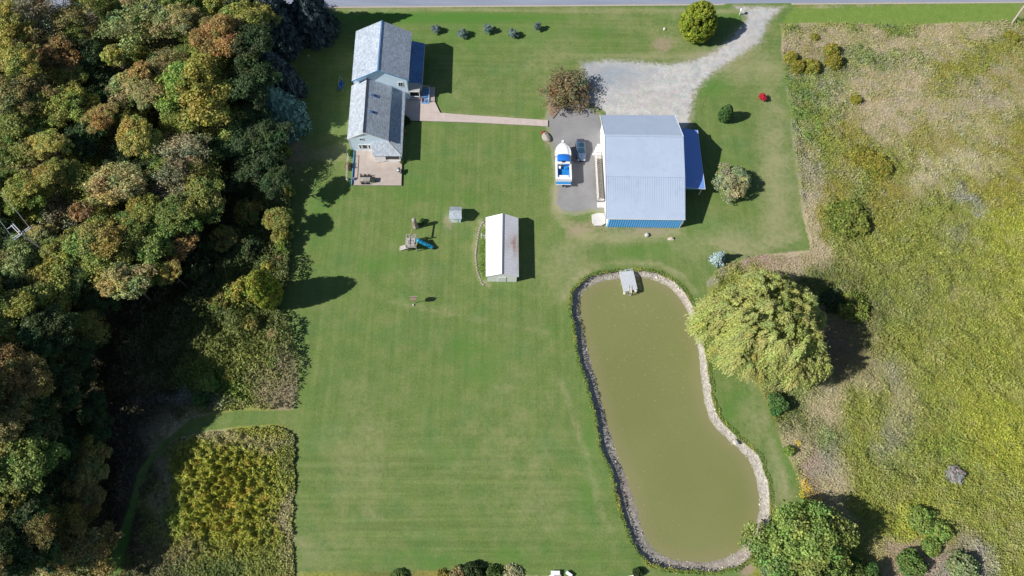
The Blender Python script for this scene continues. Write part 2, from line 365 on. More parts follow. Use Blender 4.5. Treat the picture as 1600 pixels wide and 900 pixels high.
M = dict(
 ground=m_ground(), lawn=m_lawn(), verge=m_verge(), gravel=m_gravel(), asph=m_asph(), road=m_road(),
 walk=m_concrete('walkway_concrete', (.46,.39,.36), (.56,.48,.45)), patio=m_concrete('patio_concrete', (.40,.34,.30), (.50,.435,.395)),
 slab=m_concrete('slab_concrete', (.5,.5,.48), (.62,.61,.6)),
 shore=m_shore(), water=m_water(), leaf=m_foliage(), needle=m_foliage('needles', .05, .7), grassblade=m_foliage('wild_grass', .15),
 bark=m_wood('bark', (.10,.08,.06), (.2,.17,.14), (6, 6, 1)), palebark=m_wood('pale_bark', (.27,.25,.22), (.42,.39,.35), (6, 6, 1)),
 shingle=m_shingle('grey_shingles', (.42,.48,.56)), shingle2=m_shingle('old_grey_shingles', (.42,.47,.53)), shingleblueshade=m_shingle('blue_shade_shingles', (.12,.24,.48)),  # the blue tone holds the shade lying on the east porch roof
 siding=paint('light_blue_siding', (.70,.85,.98), .6, .05), sidingblue=paint('mid_blue_trim', (.10,.33,.62), .6, .08), white=paint('white_paint', (.78,.79,.80), .5, .04),
 whitewall=paint('white_wall', (.86,.86,.86), .6, .05), glass=paint('dark_glass', (.03,.035,.045), .12, .2, spec=.6),
 barnroof=paint('steel_blue_roof', (.42,.50,.64), .55, .05, .35, .35, .0, ((.33,.41,.56), .6)), barnwall=paint('blue_steel_siding', (.13,.47,.95), .4, .06, spec=.5),
 anroof=paint('annex_roof', (.20,.36,.82), .6, .04, .4, .2, 0),  # deeper blue than the barn roof: the blue of its shaded part mixed in
 tin=m_rustroof(), black=paint('black', (.03,.03,.03), .6, .2), rubber=paint('rubber', (.035,.035,.035), .8, .2),
 gelcoat=paint('white_gelcoat', (.83,.84,.85), .25, .02, spec=.5), canvas=paint('blue_canvas', (.01,.16,.62), .7, .12, 3), vinyl=paint('blue_vinyl', (.02,.22,.55), .5, .2, 4),
 steel=paint('galvanised_steel', (.45,.46,.47), .35, .1, metal=.7), carp=paint('teal_grey_car_paint', (.12,.17,.27), .25, .05, spec=.6, metal=.35),
 carglass=paint('car_glass', (.02,.055,.09), .08, .1, spec=.7), chrome=paint('chrome', (.6,.62,.65), .2, .05, metal=.9), lamp=paint('lamp_glass', (.7,.75,.8), .2, .05),
 woodgrey=m_wood('weathered_wood', (.34,.32,.30), (.52,.49,.46)), woodpale=m_wood('pale_wood', (.56,.52,.46), (.72,.68,.62)), woodbrown=m_wood('brown_wood', (.30,.17,.11), (.46,.30,.2)),
 pole=m_wood('pole_wood', (.36,.31,.25), (.52,.46,.38), (6, 6, 1)), deckboard=m_wood('dock_boards', (.50,.53,.58), (.66,.69,.74), (.7, 5, 1)),
 blueplastic=paint('blue_plastic', (.01,.24,.42), .3, .06, spec=.5), stone=paint('stone', (.34,.31,.28), .9, .25, 3), palestone=paint('pale_stone', (.55,.53,.48), .9, .18, 3),
 pink=paint('pinkish_stone', (.55,.38,.33), .9, .2, 5), red=paint('red_paint', (.35,.02,.04), .6, .2), yellow=paint('yellow_paint', (.7,.5,.05), .6, .1),
 mulch=paint('mulch', (.26,.19,.15), .95, .3, 3), green=paint('green_paint', (.05,.16,.06), .6, .2), wire=paint('wire', (.40,.42,.44), .4, .1, metal=.4), terracotta=paint('terracotta', (.4,.16,.09), .8, .2), insul=paint('insulator', (.55,.57,.6), .3, .05),
)

# ================================================================ GROUND
PAIRS = [((965.5,424.5),(965,437)),((1003,423),(1003,434)),((1030,428),(1028,442)),((1059,444),(1053,457)),((1083,478),(1075,490)),
 ((1092,510),(1083,516)),((1101,542),(1089,543)),((1109,591),(1095,597)),((1114,625),(1101,635)),((1126,655),(1111,661)),((1149,680),(1132,684)),
 ((1174.5,700),(1155,704)),((1191,724),(1173,729)),((1203.5,771),(1184,776)),((1202,819),(1181,814)),((1186,854),(1164,846)),((1158,881),(1136,867)),
 ((1117,893),(1094,876)),((1065,891),(1046,870)),((1016,881),(1020,853)),((992,854),(1005,823)),((972.6,807),(996,788)),((958,747),(982,747)),
 ((938,700),(964,700)),((929,650),(948,650)),((917.5,600),(935,600)),((903.5,560),(925,560)),((899,524),(914,524)),((891.5,489),(908,495)),
 ((894.5,460),(908,464)),((911,439),(925,448)),((936,428.5),(943,440))]
WZ = -1.05
rim = smoothpoly([tuple(P(*a).xy) for a, b in PAIRS], 7); wat = smoothpoly([tuple(P(*b, WZ).xy) for a, b in PAIRS], 7)
wat = rim+(wat-rim)*.9
_cen = rim.mean(0)
rim += (np.array([fbm(rim[:,0], rim[:,1], .9, 3), fbm(rim[:,0], rim[:,1], .9, 9)]).T-.5)*.55

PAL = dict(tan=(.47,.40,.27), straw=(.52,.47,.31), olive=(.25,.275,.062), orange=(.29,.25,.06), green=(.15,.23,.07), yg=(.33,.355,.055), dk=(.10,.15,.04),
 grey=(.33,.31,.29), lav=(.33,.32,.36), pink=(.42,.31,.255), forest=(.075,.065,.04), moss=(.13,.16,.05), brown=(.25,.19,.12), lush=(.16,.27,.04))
BL = [ # px, py, rx, ry, colour, weight : the plant cover where it stands
 (1400,60,190,16,'tan',4),(1420,75,60,14,'straw',1.5),(1270,60,40,30,'tan',3),(1265,75,35,26,'brown',3),(1345,85,60,25,'green',2),(1420,95,60,20,'green',1.6),
 (1350,130,45,30,'tan',4),(1420,115,40,22,'tan',3.5),(1385,160,60,30,'tan',4),(1400,195,60,35,'tan',4),(1490,185,60,40,'tan',2.6),(1450,300,40,30,'tan',1.6),(1560,140,40,30,'tan',1.5),(1530,150,35,30,'grey',1),(1535,205,25,18,'straw',2.4),
 (1480,110,35,50,'orange',3),(1465,140,25,40,'olive',3),(1520,90,45,30,'olive',2.5),(1580,60,22,16,'olive',3),(1560,100,30,30,'orange',1.5),(1530,45,60,14,'tan',2),
 (1265,160,35,55,'green',3),(1285,200,22,40,'lush',1.5),(1325,200,25,30,'orange',3),(1375,245,45,35,'olive',4),(1345,225,20,20,'orange',2.5),(1330,150,12,20,'olive',3),
 (1260,270,22,50,'grey',1.5),(1280,260,25,30,'olive',2),(1450,230,50,30,'orange',1.6),(1540,210,60,40,'olive',1.5),(1520,260,50,16,'straw',3),(1450,280,26,22,'straw',3.2),(1580,240,60,60,'orange',2),
 (1262,330,14,60,'tan',4),(1275,385,16,30,'tan',4),(1300,310,30,40,'orange',1.5),(1350,330,50,40,'green',1.2),(1395,325,40,40,'orange',3),(1520,320,22,15,'lav',1.4),(1500,380,20,16,'grey',1.2),(1460,335,50,40,'olive',1.5),
 (1590,380,55,80,'yg',2),(1420,400,120,60,'olive',2),(1500,480,120,90,'olive',2.5),(1560,520,70,60,'yg',1.5),(1420,480,50,40,'green',1),(1380,500,30,40,'moss',2),
 (1480,570,110,60,'olive',2),(1495,470,18,12,'tan',2),(1400,580,22,22,'grey',1.5),(1345,590,30,24,'tan',1.8),(1375,560,20,20,'tan',1.5),(1410,625,20,40,'tan',2),
 (1290,640,22,34,'tan',1.8),(1275,690,26,30,'green',1.2),(1285,735,26,40,'grey',1.1),(1300,770,24,40,'tan',1.8),(1250,600,25,30,'green',2.5),(1235,650,25,40,'moss',2.5),(1340,650,18,70,'olive',2.5),
 (1395,690,26,50,'grey',1.1),(1440,640,60,50,'olive',2),(1560,690,40,80,'yg',3),(1500,620,50,50,'yg',1.2),(1430,740,60,50,'olive',2.5),(1450,720,50,30,'lush',1.2),
 (1550,800,80,70,'olive',2.5),(1590,870,40,40,'olive',3),(1440,815,40,30,'yg',2.2),(1430,870,45,22,'pink',3.5),(1500,880,45,25,'grey',3),(1480,860,30,20,'brown',2),
 (1180,405,90,14,'pink',4),(1240,410,40,22,'tan',4),(1300,450,60,40,'moss',2.5),(1330,530,50,50,'brown',3),(1100,430,12,12,'grey',3),(1265,740,12,60,'pink',3),(1235,680,10,40,'tan',3),
 # west side: forest floor and brush, colours darkened where the hollow lies in shade
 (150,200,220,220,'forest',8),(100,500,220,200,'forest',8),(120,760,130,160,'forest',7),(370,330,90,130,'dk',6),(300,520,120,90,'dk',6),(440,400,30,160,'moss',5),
 (430,600,35,30,'pink',6),(440,560,22,60,'moss',6),(350,605,45,28,'lush',8),(370,570,70,50,'olive',8),(455,600,16,50,'tan',4),(330,590,20,16,'yg',5),
 (345,760,65,70,'olive',12),(365,760,70,90,'yg',14),(290,790,40,50,'lush',7),(340,682,90,14,'tan',12),(250,760,16,60,'tan',8),(240,820,24,50,'olive',7),(260,860,60,30,'brown',6),(440,720,24,60,'moss',8),(448,820,14,60,'tan',8),(425,860,40,50,'olive',7),
 (330,880,90,26,'dk',9),(150,880,40,40,'olive',5),(60,880,60,40,'moss',4),(300,640,60,14,'grey',6),(200,700,30,50,'grey',1),(200,740,24,50,'grey',1),
 (700,900,70,10,'orange',6),(790,895,40,10,'tan',6),(640,900,60,10,'moss',6),(1500,10,400,30,'green',1)]
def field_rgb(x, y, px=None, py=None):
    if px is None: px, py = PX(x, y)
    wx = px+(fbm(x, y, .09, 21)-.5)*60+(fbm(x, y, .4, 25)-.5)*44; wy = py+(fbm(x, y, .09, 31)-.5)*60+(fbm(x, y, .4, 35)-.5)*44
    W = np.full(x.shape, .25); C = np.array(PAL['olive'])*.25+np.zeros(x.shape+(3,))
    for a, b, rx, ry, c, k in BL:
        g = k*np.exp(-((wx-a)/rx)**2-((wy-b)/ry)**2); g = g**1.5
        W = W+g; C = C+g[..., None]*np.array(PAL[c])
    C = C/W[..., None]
    # species mosaic at the scale of single clumps
    for s, o, c, k in ((.35,201,'tan',.35),(.6,211,'green',.3),(.5,221,'orange',.35),(.9,231,'grey',.3),(.45,241,'olive',.35),(.8,251,'yg',.25)):
        t = np.clip((fbm(x, y, s, o, 3)-.58)*9, 0, 1)[..., None]*k*np.clip((px-600)/300, .25, 1)[..., None]*(1-.6*np.clip((py-260)/120, 0, 1))[..., None]*(1 if c in ('yg','olive','green') else .9)
        C = C*(1-t)+np.array(PAL[c])*t
    return C

POLY = dict(
 lawn=[(380,-30),(1222,-30),(1222,80),(1236,200),(1254,330),(1268,392),(1200,398),(1130,415),(1105,440),(1110,500),(1150,560),(1185,600),(1222,690),(1255,762),(1276,802),(1235,828),(1212,850),(1175,897),(1150,930),
       (885,905),(700,893),(460,896),(458,800),(460,680),(442,664),(372,668),(300,680),(250,715),(218,775),(205,840),(185,915),(150,915),(180,850),(200,790),(215,735),(250,692),(300,652),(370,640),(458,640),(464,590),(456,520),(440,490),(430,470),(455,440),(455,300),(440,240),(395,200),(380,60)],
 verge=[(1206,14),(1400,9),(1586,3),(1596,14),(1578,33),(1400,40),(1300,36),(1226,38),(1210,30)],
 gravel=[(1146,10),(1225,10),(1202,34),(1188,68),(1150,92),(1112,118),(1090,140),(1083,165),(1078,195),(1060,230),(950,240),(925,215),(895,185),(905,160),(917,140),(909,120),(908,97),(950,93),(1000,96),(1045,99),(1080,94),(1118,78),(1148,52),(1166,28)],
 asph=[(866,172),(890,168),(905,160),(935,180),(950,210),(950,330),(922,328),(900,333),(878,330),(868,318),(871,292),(866,240),(858,205),(855,188),(857,178)],
 walk=[(628,150),(672,137.5),(680,137.5),(679.5,160),(688,177.5),(740,181.5),(856,189),(856,198.5),(740,192.5),(660,190),(628,188)],
 patio=[(554,236),(629,236),(627.5,291),(552,290.5)])
def grid_sheet(name, poly, z, margin, step, mat, kind='structure', extra=None, hole=False, box=None):
    pw = np.array(PL(poly)) if poly is not None else None
    if pw is not None: (x0, y0), (x1, y1) = pw.min(0)-margin-step, pw.max(0)+margin+step
    else: x0, x1, y0, y1 = box
    gx, gy = np.meshgrid(np.arange(x0, x1, step), np.arange(y0, y1, step)); x = gx.ravel(); y = gy.ravel()
    ny, nx = gx.shape
    sd = sdist(x, y, pw) if pw is not None else np.full(x.shape, 9.0)
    if hole:
        rd = sdist(x, y, rim)
        k = (rd < -.35*step) & (sd > -margin-step); x, y = x[k], y[k]
        pts = [Vector(p) for p in np.concatenate([np.stack([x, y], 1), rim])]
        n0 = len(x); e = [(n0+i, n0+(i+1) % len(rim)) for i in range(len(rim))]
        vo, _, fo, *_r = geometry.delaunay_2d_cdt(pts, e, [], 0, 1e-5)
        v = np.array([tuple(p) for p in vo]); f = np.array([t for t in fo if len(t) == 3])
        c = v[f].mean(1); k = (sdist(c[:,0], c[:,1], rim) < 0)
        el = np.linalg.norm(v[f]-v[np.roll(f, 1, 1)], axis=2).max(1); k &= el < step*4
        if pw is not None: k &= sdist(c[:,0], c[:,1], pw) > -margin
        f = f[k]
    else:
        idx = np.arange(nx*ny).reshape(ny, nx); f = np.stack([idx[:-1,:-1], idx[:-1,1:], idx[1:,1:], idx[1:,:-1]], -1).reshape(-1, 4)
        f = f[(sd[f] > -margin-step).all(1)]; v = np.stack([x, y], 1)
    used = np.unique(f); rm = np.full(len(v), -1); rm[used] = np.arange(len(used)); v = v[used]; f = rm[f]
    me = bpy.data.meshes.new(name); k = f.shape[1]
    me.vertices.add(len(v)); me.vertices.foreach_set('co', np.column_stack([v, np.full(len(v), z)]).reshape(-1).astype(np.float32))
    me.loops.add(f.size); me.loops.foreach_set('vertex_index', f.reshape(-1).astype(np.int32))
    me.polygons.add(len(f)); me.polygons.foreach_set('loop_start', np.arange(0, f.size, k, dtype=np.int32)); me.polygons.foreach_set('loop_total', np.full(len(f), k, dtype=np.int32))
    X, Y = v[:,0], v[:,1]; px, py = PX(X, Y)
    def fa(n, val): a = me.attributes.new(n, 'FLOAT', 'POINT'); a.data.foreach_set('value', np.asarray(val, np.float32))
    def ca(n, val):
        a = me.attributes.new(n, 'FLOAT_COLOR', 'POINT'); c4 = np.ones((len(v), 4), np.float32); c4[:, :3] = val; a.data.foreach_set('color', c4.reshape(-1))
    fa('sd', sdist(X, Y, pw) if pw is not None else np.full(len(X), 9.0))
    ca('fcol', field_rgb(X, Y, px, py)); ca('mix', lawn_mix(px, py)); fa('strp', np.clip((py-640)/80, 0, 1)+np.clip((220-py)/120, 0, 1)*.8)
    fa('mix2', extra(px, py) if extra else np.zeros(len(X)))
    me.update(calc_edges=True); me.materials.append(mat)
    if me.polygons and me.polygons[0].normal.z < 0: me.flip_normals()
    o = bpy.data.objects.new(name, me); COL.objects.link(o); tag(o, kind=kind); return o
G = lambda px, py, a, b, rx, ry: np.exp(-((px-a)/rx)**2-((py-b)/ry)**2)
def lawn_mix(px, py):
    dry = sum(s*G(px, py, a, b, rx, ry) for a, b, rx, ry, s in [
     (700,150,90,45,.22),(870,432,50,60,.35),(1165,105,60,34,.6),(1205,250,28,120,.5),(1150,372,70,28,.5),(1225,300,30,90,.35),(780,690,110,110,.22),(1040,50,60,30,.3),(905,400,30,40,.3),
     (660,440,90,40,.15),(850,105,50,60,.3),(960,30,60,14,.3),(1095,400,60,30,.22),(520,240,35,12,.9),(850,800,90,60,.22),(560,700,50,130,.25),(1215,780,30,90,.4),(1180,640,30,60,.35),(490,860,60,50,.3),(1110,85,50,10,.5),(1000,88,90,5,.7)])
    dry = dry+np.clip(fbm(px, py, .011, 401, 3)-.54, 0, 1)*.4+np.clip(fbm(px, py, .05, 411, 3)-.58, 0, 1)*.8
    for line, wd, s in [([(868,295),(869,330),(885,352),(915,368),(960,371),(1010,367),(1060,360)], 9, .75), ([(880,470),(893,440),(925,418),(975,409),(1030,413),(1066,432),(1090,460)], 4, .55),
      ([(455,15),(700,15),(1150,18)], 3.5, .6), ([(1205,690),(1222,740),(1228,800)], 6, .5), ([(600,470),(700,490),(860,520)], 5, .25), ([(1110,380),(1170,395),(1250,372)], 4, .45), ([(1110,372),(1170,386),(1250,362)], 3, .35), ([(880,600),(905,680),(935,780),(960,860)], 6, .3), ([(1240,100),(1246,230),(1258,340)], 5, .5), ([(750,345),(742,390),(748,436),(765,446)], 4, .8), ([(690,178),(740,180),(855,187)], 2.2, .5)]:
        d = pline(px, py, line); dry = dry+s*np.exp(-(d/wd)**2)
    dirt = sum(s*G(px, py, a, b, rx, ry) for a, b, rx, ry, s in [(1036,70,16,12,.75),(700,347,9,14,.6),(930,352,40,12,.4),(1010,360,50,7,.6),(1180,890,22,14,1.0),(1206,842,9,9,.8),(862,165,7,18,.9),(890,360,16,14,.35),(855,222,5,14,.4),(685,172,4,8,.5),(600,228,40,5,.3),(452,240,40,30,.5)])
    lush = sum(s*G(px, py, a, b, rx, ry) for a, b, rx, ry, s in [(640,280,90,40,.35),(740,560,50,60,.4),(550,420,90,50,.25),(1120,130,30,20,.7),(900,460,14,60,.6),(920,700,16,150,.5),(1100,360,60,30,.4),(1010,395,80,16,.5),(1150,620,40,50,.3),(1225,720,20,60,.6),
      (700,190,80,12,.3),(700,160,40,14,.35),(500,330,40,60,.35),(1085,30,80,12,.3),(600,870,200,14,.3),(750,55,200,20,.35),(620,27,140,9,.9),(800,27,120,7,.7),(1110,40,60,30,.2),(880,340,12,40,.6),(840,230,20,60,.4),(200,850,30,60,.8)])
    bank = np.exp(-(pline(px, py, [(1084,60),(1120,95),(1090,150)])/8)**2)*.2
    lush = lush+np.clip(fbm(px, py, .02, 421, 3)-.54, 0, 1)*1.1
    return np.stack([np.clip(dry, 0, 1.2), np.clip(dirt, 0, 1.2), np.clip(lush+bank, 0, 1)], -1)

ground = grid_sheet('ground', None, 0.0, 0, 1.1, M['ground'], hole=True, box=(-150, 165, -35, 150))
fr = MB(); _bx = (-150, 165, -35, 150); S_ = 2600; _z = -.03
fr.add([(-S_,-S_,_z),(S_,-S_,_z),(S_,S_,_z),(-S_,S_,_z),(-149,-34,_z),(163.5,-34,_z),(163.5,148.5,_z),(-149,148.5,_z)], [(0,1,5,4),(1,2,6,5),(2,3,7,6),(3,0,4,7)])
b_ = NB('far_fields'); far = b_.fin(b_.ramp(b_.noise(.02, 5), [(.3, (.07,.1,.03)), (.7, (.2,.2,.08))]), .95, .1)
tag(fr.build('outlying_ground', far, auto=False), kind='structure')
lawn = grid_sheet('lawn', POLY['lawn'], .02, .9, .8, M['lawn'], hole=True)
verge = grid_sheet('grass_verge', POLY['verge'], .04, .8, .5, M['verge'])
gravel = grid_sheet('gravel_driveway', POLY['gravel'], .06, 1.8, .5, M['gravel'], extra=lambda px, py: np.clip(1.3*G(px, py, 950, 118, 55, 20)+.8*G(px, py, 915, 105, 14, 14)+.35*G(px,py,1190,50,30,30), 0, 1))
asph = grid_sheet('asphalt_parking', POLY['asph'], .08, 1.4, .4, M['asph'], extra=lambda px, py: np.clip((178-py)/8, 0, 1)*(px > 880))
# road across the top of the picture, with a far verge beyond it
ra, rb = P(505, 10.5), P(1600, 2.5); dv = (rb-ra).normalized(); nv = Vector((-dv.y, dv.x, 0))
def strip(name, off0, off1, z, mat):
    a = ra-dv*300; b = rb+dv*300
    return tag(MB().add([a+nv*off0+Vector((0,0,z)), b+nv*off0+Vector((0,0,z)), b+nv*off1+Vector((0,0,z)), a+nv*off1+Vector((0,0,z))], [(0,1,2,3)]).build(name, mat, auto=False), kind='structure')
strip('road_shoulder', -.45, 8.6, .05, paint('shoulder_grit', (.42,.38,.33), .95, .22, 3))
strip('road', 0, 8.0, .075, M['road'])
strip('lane_marking', 3.95, 4.07, .09, paint('lane_yellow', (.6,.42,.08), .6, .1))
strip('edge_line', 7.5, 7.6, .09, M['white'])
def plate(name, poly, z0, z1, mat):
    return tag(MB().prism(PL(poly), z0, z1).build(name, mat, auto=False, bevel=.02), kind='structure')
plate('walkway', POLY['walk'], -.1, .10, M['walk'])
plate('patio', POLY['patio'], -.1, .12, M['patio'])
# pond: steep earth lip, stony shore, opaque green water
n = len(rim); rings = []
def ring(t, z, j=0):
    q = rim+(wat-rim)*t
    if j: q = q+(np.array([fbm(q[:,0], q[:,1], 1.3, 41), fbm(q[:,0], q[:,1], 1.3, 51)]).T-.5)*j
    zz = z+(fbm(q[:,0], q[:,1], 1.1, 61)-.5)*(.12 if j else 0)
    return [(a, b, c) for (a, b), c in zip(q, zz)]
rings = [[(a, b, .015) for a, b in rim], ring(.05, -.25, .1), ring(.12, -.62, .15), ring(.3, -.74, .25), ring(.5, -.82, .3), ring(.75, -.95, .3), ring(1.0, -1.06, .3), ring(1.6, -1.5), ring(2.6, -2.2)]
mb = MB(); mb.loft(rings, True, False); bank = mb.build('pond_bank', M['shore'], auto=False, smooth=True); tag(bank, kind='structure')
a = bank.data.attributes.new('mix2', 'FLOAT', 'POINT'); vv = np.array(mb.v); px, py = PX(vv[:,0], vv[:,1])
a.data.foreach_set('value', np.clip(1.2*G(px, py, 1190, 850, 30, 30)+.6*G(px, py, 975, 765, 20, 30)+.4*G(px, py, 1110, 885, 90, 14)+.3*G(px,py,1060,470,30,60), 0, 1).astype(np.float32))
# bed sheet and water
wq = rim+(wat-rim)*1.15
x0, y0 = wq.min(0); x1, y1 = wq.max(0); gx, gy = np.meshgrid(np.arange(x0, x1, .6), np.arange(y0, y1, .6)); x = gx.ravel(); y = gy.ravel()
outer = rim+(wat-rim)*.85; k = sdist(x, y, outer) > .25; pts = [Vector(p) for p in np.concatenate([np.stack([x[k], y[k]], 1), outer])]; n0 = k.sum()
vo, _, fo, *_r = geometry.delaunay_2d_cdt(pts, [(n0+i, n0+(i+1) % n) for i in range(n)], [], 1, 1e-5)
v = np.array([tuple(p) for p in vo]); me = bpy.data.meshes.new('pond_water'); me.from_pydata([(p[0], p[1], WZ) for p in v], [], [tuple(t) for t in fo])
a = me.attributes.new('sd', 'FLOAT', 'POINT'); a.data.foreach_set('value', sdist(v[:,0], v[:,1], wat).astype(np.float32)); me.materials.append(M['water'])
if me.polygons[0].normal.z < 0: me.flip_normals()
o = bpy.data.objects.new('pond_water', me); COL.objects.link(o); tag(o, kind='structure')

# ================================================================ BUILDINGS
def window(mb_parent, name, x0, x1, z0, z1, y, face='S', bars=1):
    """framed window on a south (y = wall plane) wall"""
    f = MB(); t = .09; d = .07
    f.box(x0-t, x1+t, y-d, y-.003, z0-t, z0); f.box(x0-t, x1+t, y-d, y-.003, z1, z1+t); f.box(x0-t, x0, y-d, y-.003, z0, z1); f.box(x1, x1+t, y-d, y-.003, z0, z1)
    for i in range(1, bars+1):
        xm = x0+(x1-x0)*i/(bars+1); f.box(xm-.035, xm+.035, y-d+.01, y-.003, z0, z1)
    w_ = f.build(name, M['white'], mb_parent)
    MB().box(x0, x1, y-.035, y-.004, z0, z1).build('pane', M['glass'], w_); return w_
def window_w(parent, x, y0, y1, z0, z1, s=-1):
    f = MB(); t = .09; a, b = sorted((x+s*.003, x+s*.07))
    f.box(a, b, y0-t, y1+t, z0-t, z0); f.box(a, b, y0-t, y1+t, z1, z1+t); f.box(a, b, y0-t, y0, z0, z1); f.box(a, b, y1, y1+t, z0, z1)
    w_ = f.build('window', M['white'], parent); a, b = sorted((x+s*.004, x+s*.035)); MB().box(a, b, y0, y1, z0, z1).build('pane', M['glass'], w_)

# ---- house
house = empty('house', (-23, 86, 0), 'light blue house with grey shingle gable roofs, a lower south wing and a covered porch', 'house')
# main block walls with gable (wall plane south y=88.75)
mb = MB(); xw0, xw1, yS, yN = -28.15, -17.85, 88.66, 100.15
gab = [(xw0,0),(xw1,0),(xw1,6.05),(-22.85,8.7),(xw0,6.05)]
mb.loft([[(x, yS, z) for x, z in gab], [(x, yN, z) for x, z in gab]]); wl = mb.build('wall', M['siding'], house)
for x in (xw0-.02, xw1-.14):
    MB().box(x, x+.16, yS-.03, yS-.003, 0, 6.1).build('corner_board', M['white'], house); MB().box(x, x+.16, yN+.003, yN+.03, 0, 6.1).build('corner_board', M['white'], house)
r = MB(); th = .16
r.slab([(-22.85,88.38,9.0),(-17.35,88.45,6.22),(-17.45,100.35,6.22),(-23.0,100.6,9.0)], th)
r.slab([(-23.0,100.6,9.001),(-28.55,100.4,6.22),(-28.25,88.05,6.22),(-22.85,88.38,9.001)], th)
rf = r.build('roof', M['shingle'], house)
c = MB(); c.bar((-22.86,88.37,9.02), (-23.01,100.62,9.02), .26, .06); c.build('ridge_cap', M['shingleblueshade'], rf)
tr = MB(); tr.bar((-22.85,88.37,8.85),(-28.27,88.02,6.1),.05,.2); tr.bar((-22.85,88.37,8.85),(-17.33,88.42,6.1),.05,.2); tr.build('rake_trim', M['sidingblue'], rf)
MB().tube([(-26.3,89.6,6.9),(-26.3,89.6,7.9)], .06).build('vent_pipe', M['white'], rf)
window(house, 'window', -19.5, -18.75, 4.2, 5.3, yS)
for y in (91, 94.5, 98): window_w(house, xw0, y, y+1, 1, 2.3); window_w(house, xw0, y, y+1, 4, 5.2)
for y in (91.5, 97.5): window_w(house, xw1, y, y+1, 4.2, 5.4, 1)
for x in (-26.5, -20.5):
    pass
# east porch lean-to roof, posts and wall below
p = MB(); p.slab([(-17.75,100.8,3.45),(-17.75,90.2,3.45),(-15.25,90.2,2.65),(-15.25,100.9,2.65)], .14); pr = p.build('porch_roof', M['shingleblueshade'], house)
MB().box(-15.32,-15.2,90.2,100.9,2.42,2.58).build('gutter', M['white'], pr)
MB().box(-17.8,-15.5,90.4,100.7,0,.45).build('porch_floor', M['woodgrey'], house)
for y in (90.5,93.8,97.2,100.5): MB().box(-15.6,-15.46,y-.07,y+.07,.45,2.56).build('porch_post', M['white'], house)
rl = MB(); rl.box(-15.56,-15.5,90.5,100.5,1.25,1.32); rl.box(-15.56,-15.5,90.5,100.5,.6,.65)
for i in range(34): y=90.6+i*.29; rl.box(-15.55,-15.51,y,y+.04,.6,1.25)
rl.build('porch_railing', M['white'], house)
# south end of the porch: white framed opening with small grey roof, plus side door canopy
MB().slab([(-18.6,88.7,3.0),(-15.6,88.7,2.75),(-15.45,90.3,3.1),(-18.6,90.3,3.4)][::1], .1).build('canopy_roof', M['woodgrey'], house)
cp = MB()
for x in (-17.7,-15.75): cp.box(x-.07,x+.07,88.6,88.74,.4,2.75)
cp.box(-17.7,-15.75,88.6,88.7,2.5,2.72); cp.box(-17.7,-15.75,88.6,88.7,1.1,1.2); cp.box(-17.7,-15.75,88.6,88.68,.4,.5)
for i in range(8): cp.box(-17.5+i*.24,-17.46+i*.24,88.62,88.66,.5,1.1)
cp.build('porch_frame', M['white'], house)
MB().box(-17.62,-15.83,89.4,89.45,.5,2.5).build('screen', M['glass'], house)
dk = MB(); dk.box(-15.5,-13.9,87.9,91.2,.35,.5)
for i in range(3): dk.box(-15.5,-13.9,87.9-.3*(i+1),87.9-.3*i-.01,0,.35-.1*i)
dk.build('entry_deck', paint('shade_blue_deck', (.12,.28,.52), .7, .1), house)  # boards coloured with the blue of the house's shade
er = MB(); er.box(-15.5,-13.9,91.15,91.21,1.25,1.32); er.box(-13.96,-13.9,87.9,91.2,1.25,1.32)
for i in range(14): er.box(-13.95,-13.91,87.95+i*.24,87.99+i*.24,.5,1.25)
for i in range(6): er.box(-15.45+i*.28,-15.41+i*.28,91.16,91.2,.5,1.25)
for x in (-15.4,-14.7,-13.93): er.box(x-.05,x+.05,87.85,87.95,0,1.4)
er.build('entry_railing', M['white'], house)
# south wing
wS, wN = 76.27, 88.7
g2 = [(-28.3,0),(-20.9,0),(-20.9,4.1),(-25.1,6.08),(-28.3,3.95)]
MB().loft([[(x, wS, z) for x, z in g2], [(x, wN, z) for x, z in g2]]).build('wing_wall', M['siding'], house)
r = MB(); r.slab([(-24.98,76.1,6.32),(-20.62,75.85,4.2),(-20.95,88.72,4.2),(-25.3,88.72,6.32)], .15)
r.slab([(-25.3,88.72,6.321),(-28.75,88.72,4.02),(-28.45,76.35,4.02),(-24.98,76.1,6.321)], .15); wr = r.build('wing_roof', M['shingle2'], house)
MB().bar((-24.99,76.08,6.33),(-25.3,88.7,6.33),.24,.05).build('ridge_cap', M['black'], wr)
tr = MB(); tr.bar((-24.98,76.08,6.16),(-28.46,76.32,3.88),.05,.2); tr.bar((-24.98,76.08,6.16),(-20.6,75.83,4.06),.05,.2); tr.build('rake_trim', M['white'], wr)
for yy in (85.1, 81.2):
    k = MB(); xx = -24.3; zz = 6.32-(xx+25.1)*.485
    k.slab([(xx,yy-.3,zz+.08),(xx+1.1,yy-.3,zz-.45),(xx+1.1,yy+.3,zz-.45),(xx,yy+.3,zz+.08)],.12); s_ = k.build('skylight', M['shingleblueshade'], wr)
    MB().slab([(xx+.5,yy-.22,zz-.155),(xx+1.0,yy-.22,zz-.396),(xx+1.0,yy+.22,zz-.396),(xx+.5,yy+.22,zz-.155)],.02).build('pane', M['black'], s_)
window(house, 'window', -26.1, -25.5, 3.7, 4.3, wS)
window(house, 'window', -26.55, -26.25, 1.0, 2.2, wS, bars=0); window(house, 'window', -25.95, -25.1, 1.0, 2.2, wS, bars=0); window(house, 'window', -24.8, -24.5, 1.0, 2.2, wS, bars=0)
for y in (78.5, 82, 85.5): window_w(house, -28.3, y, y+1, 1, 2.3)
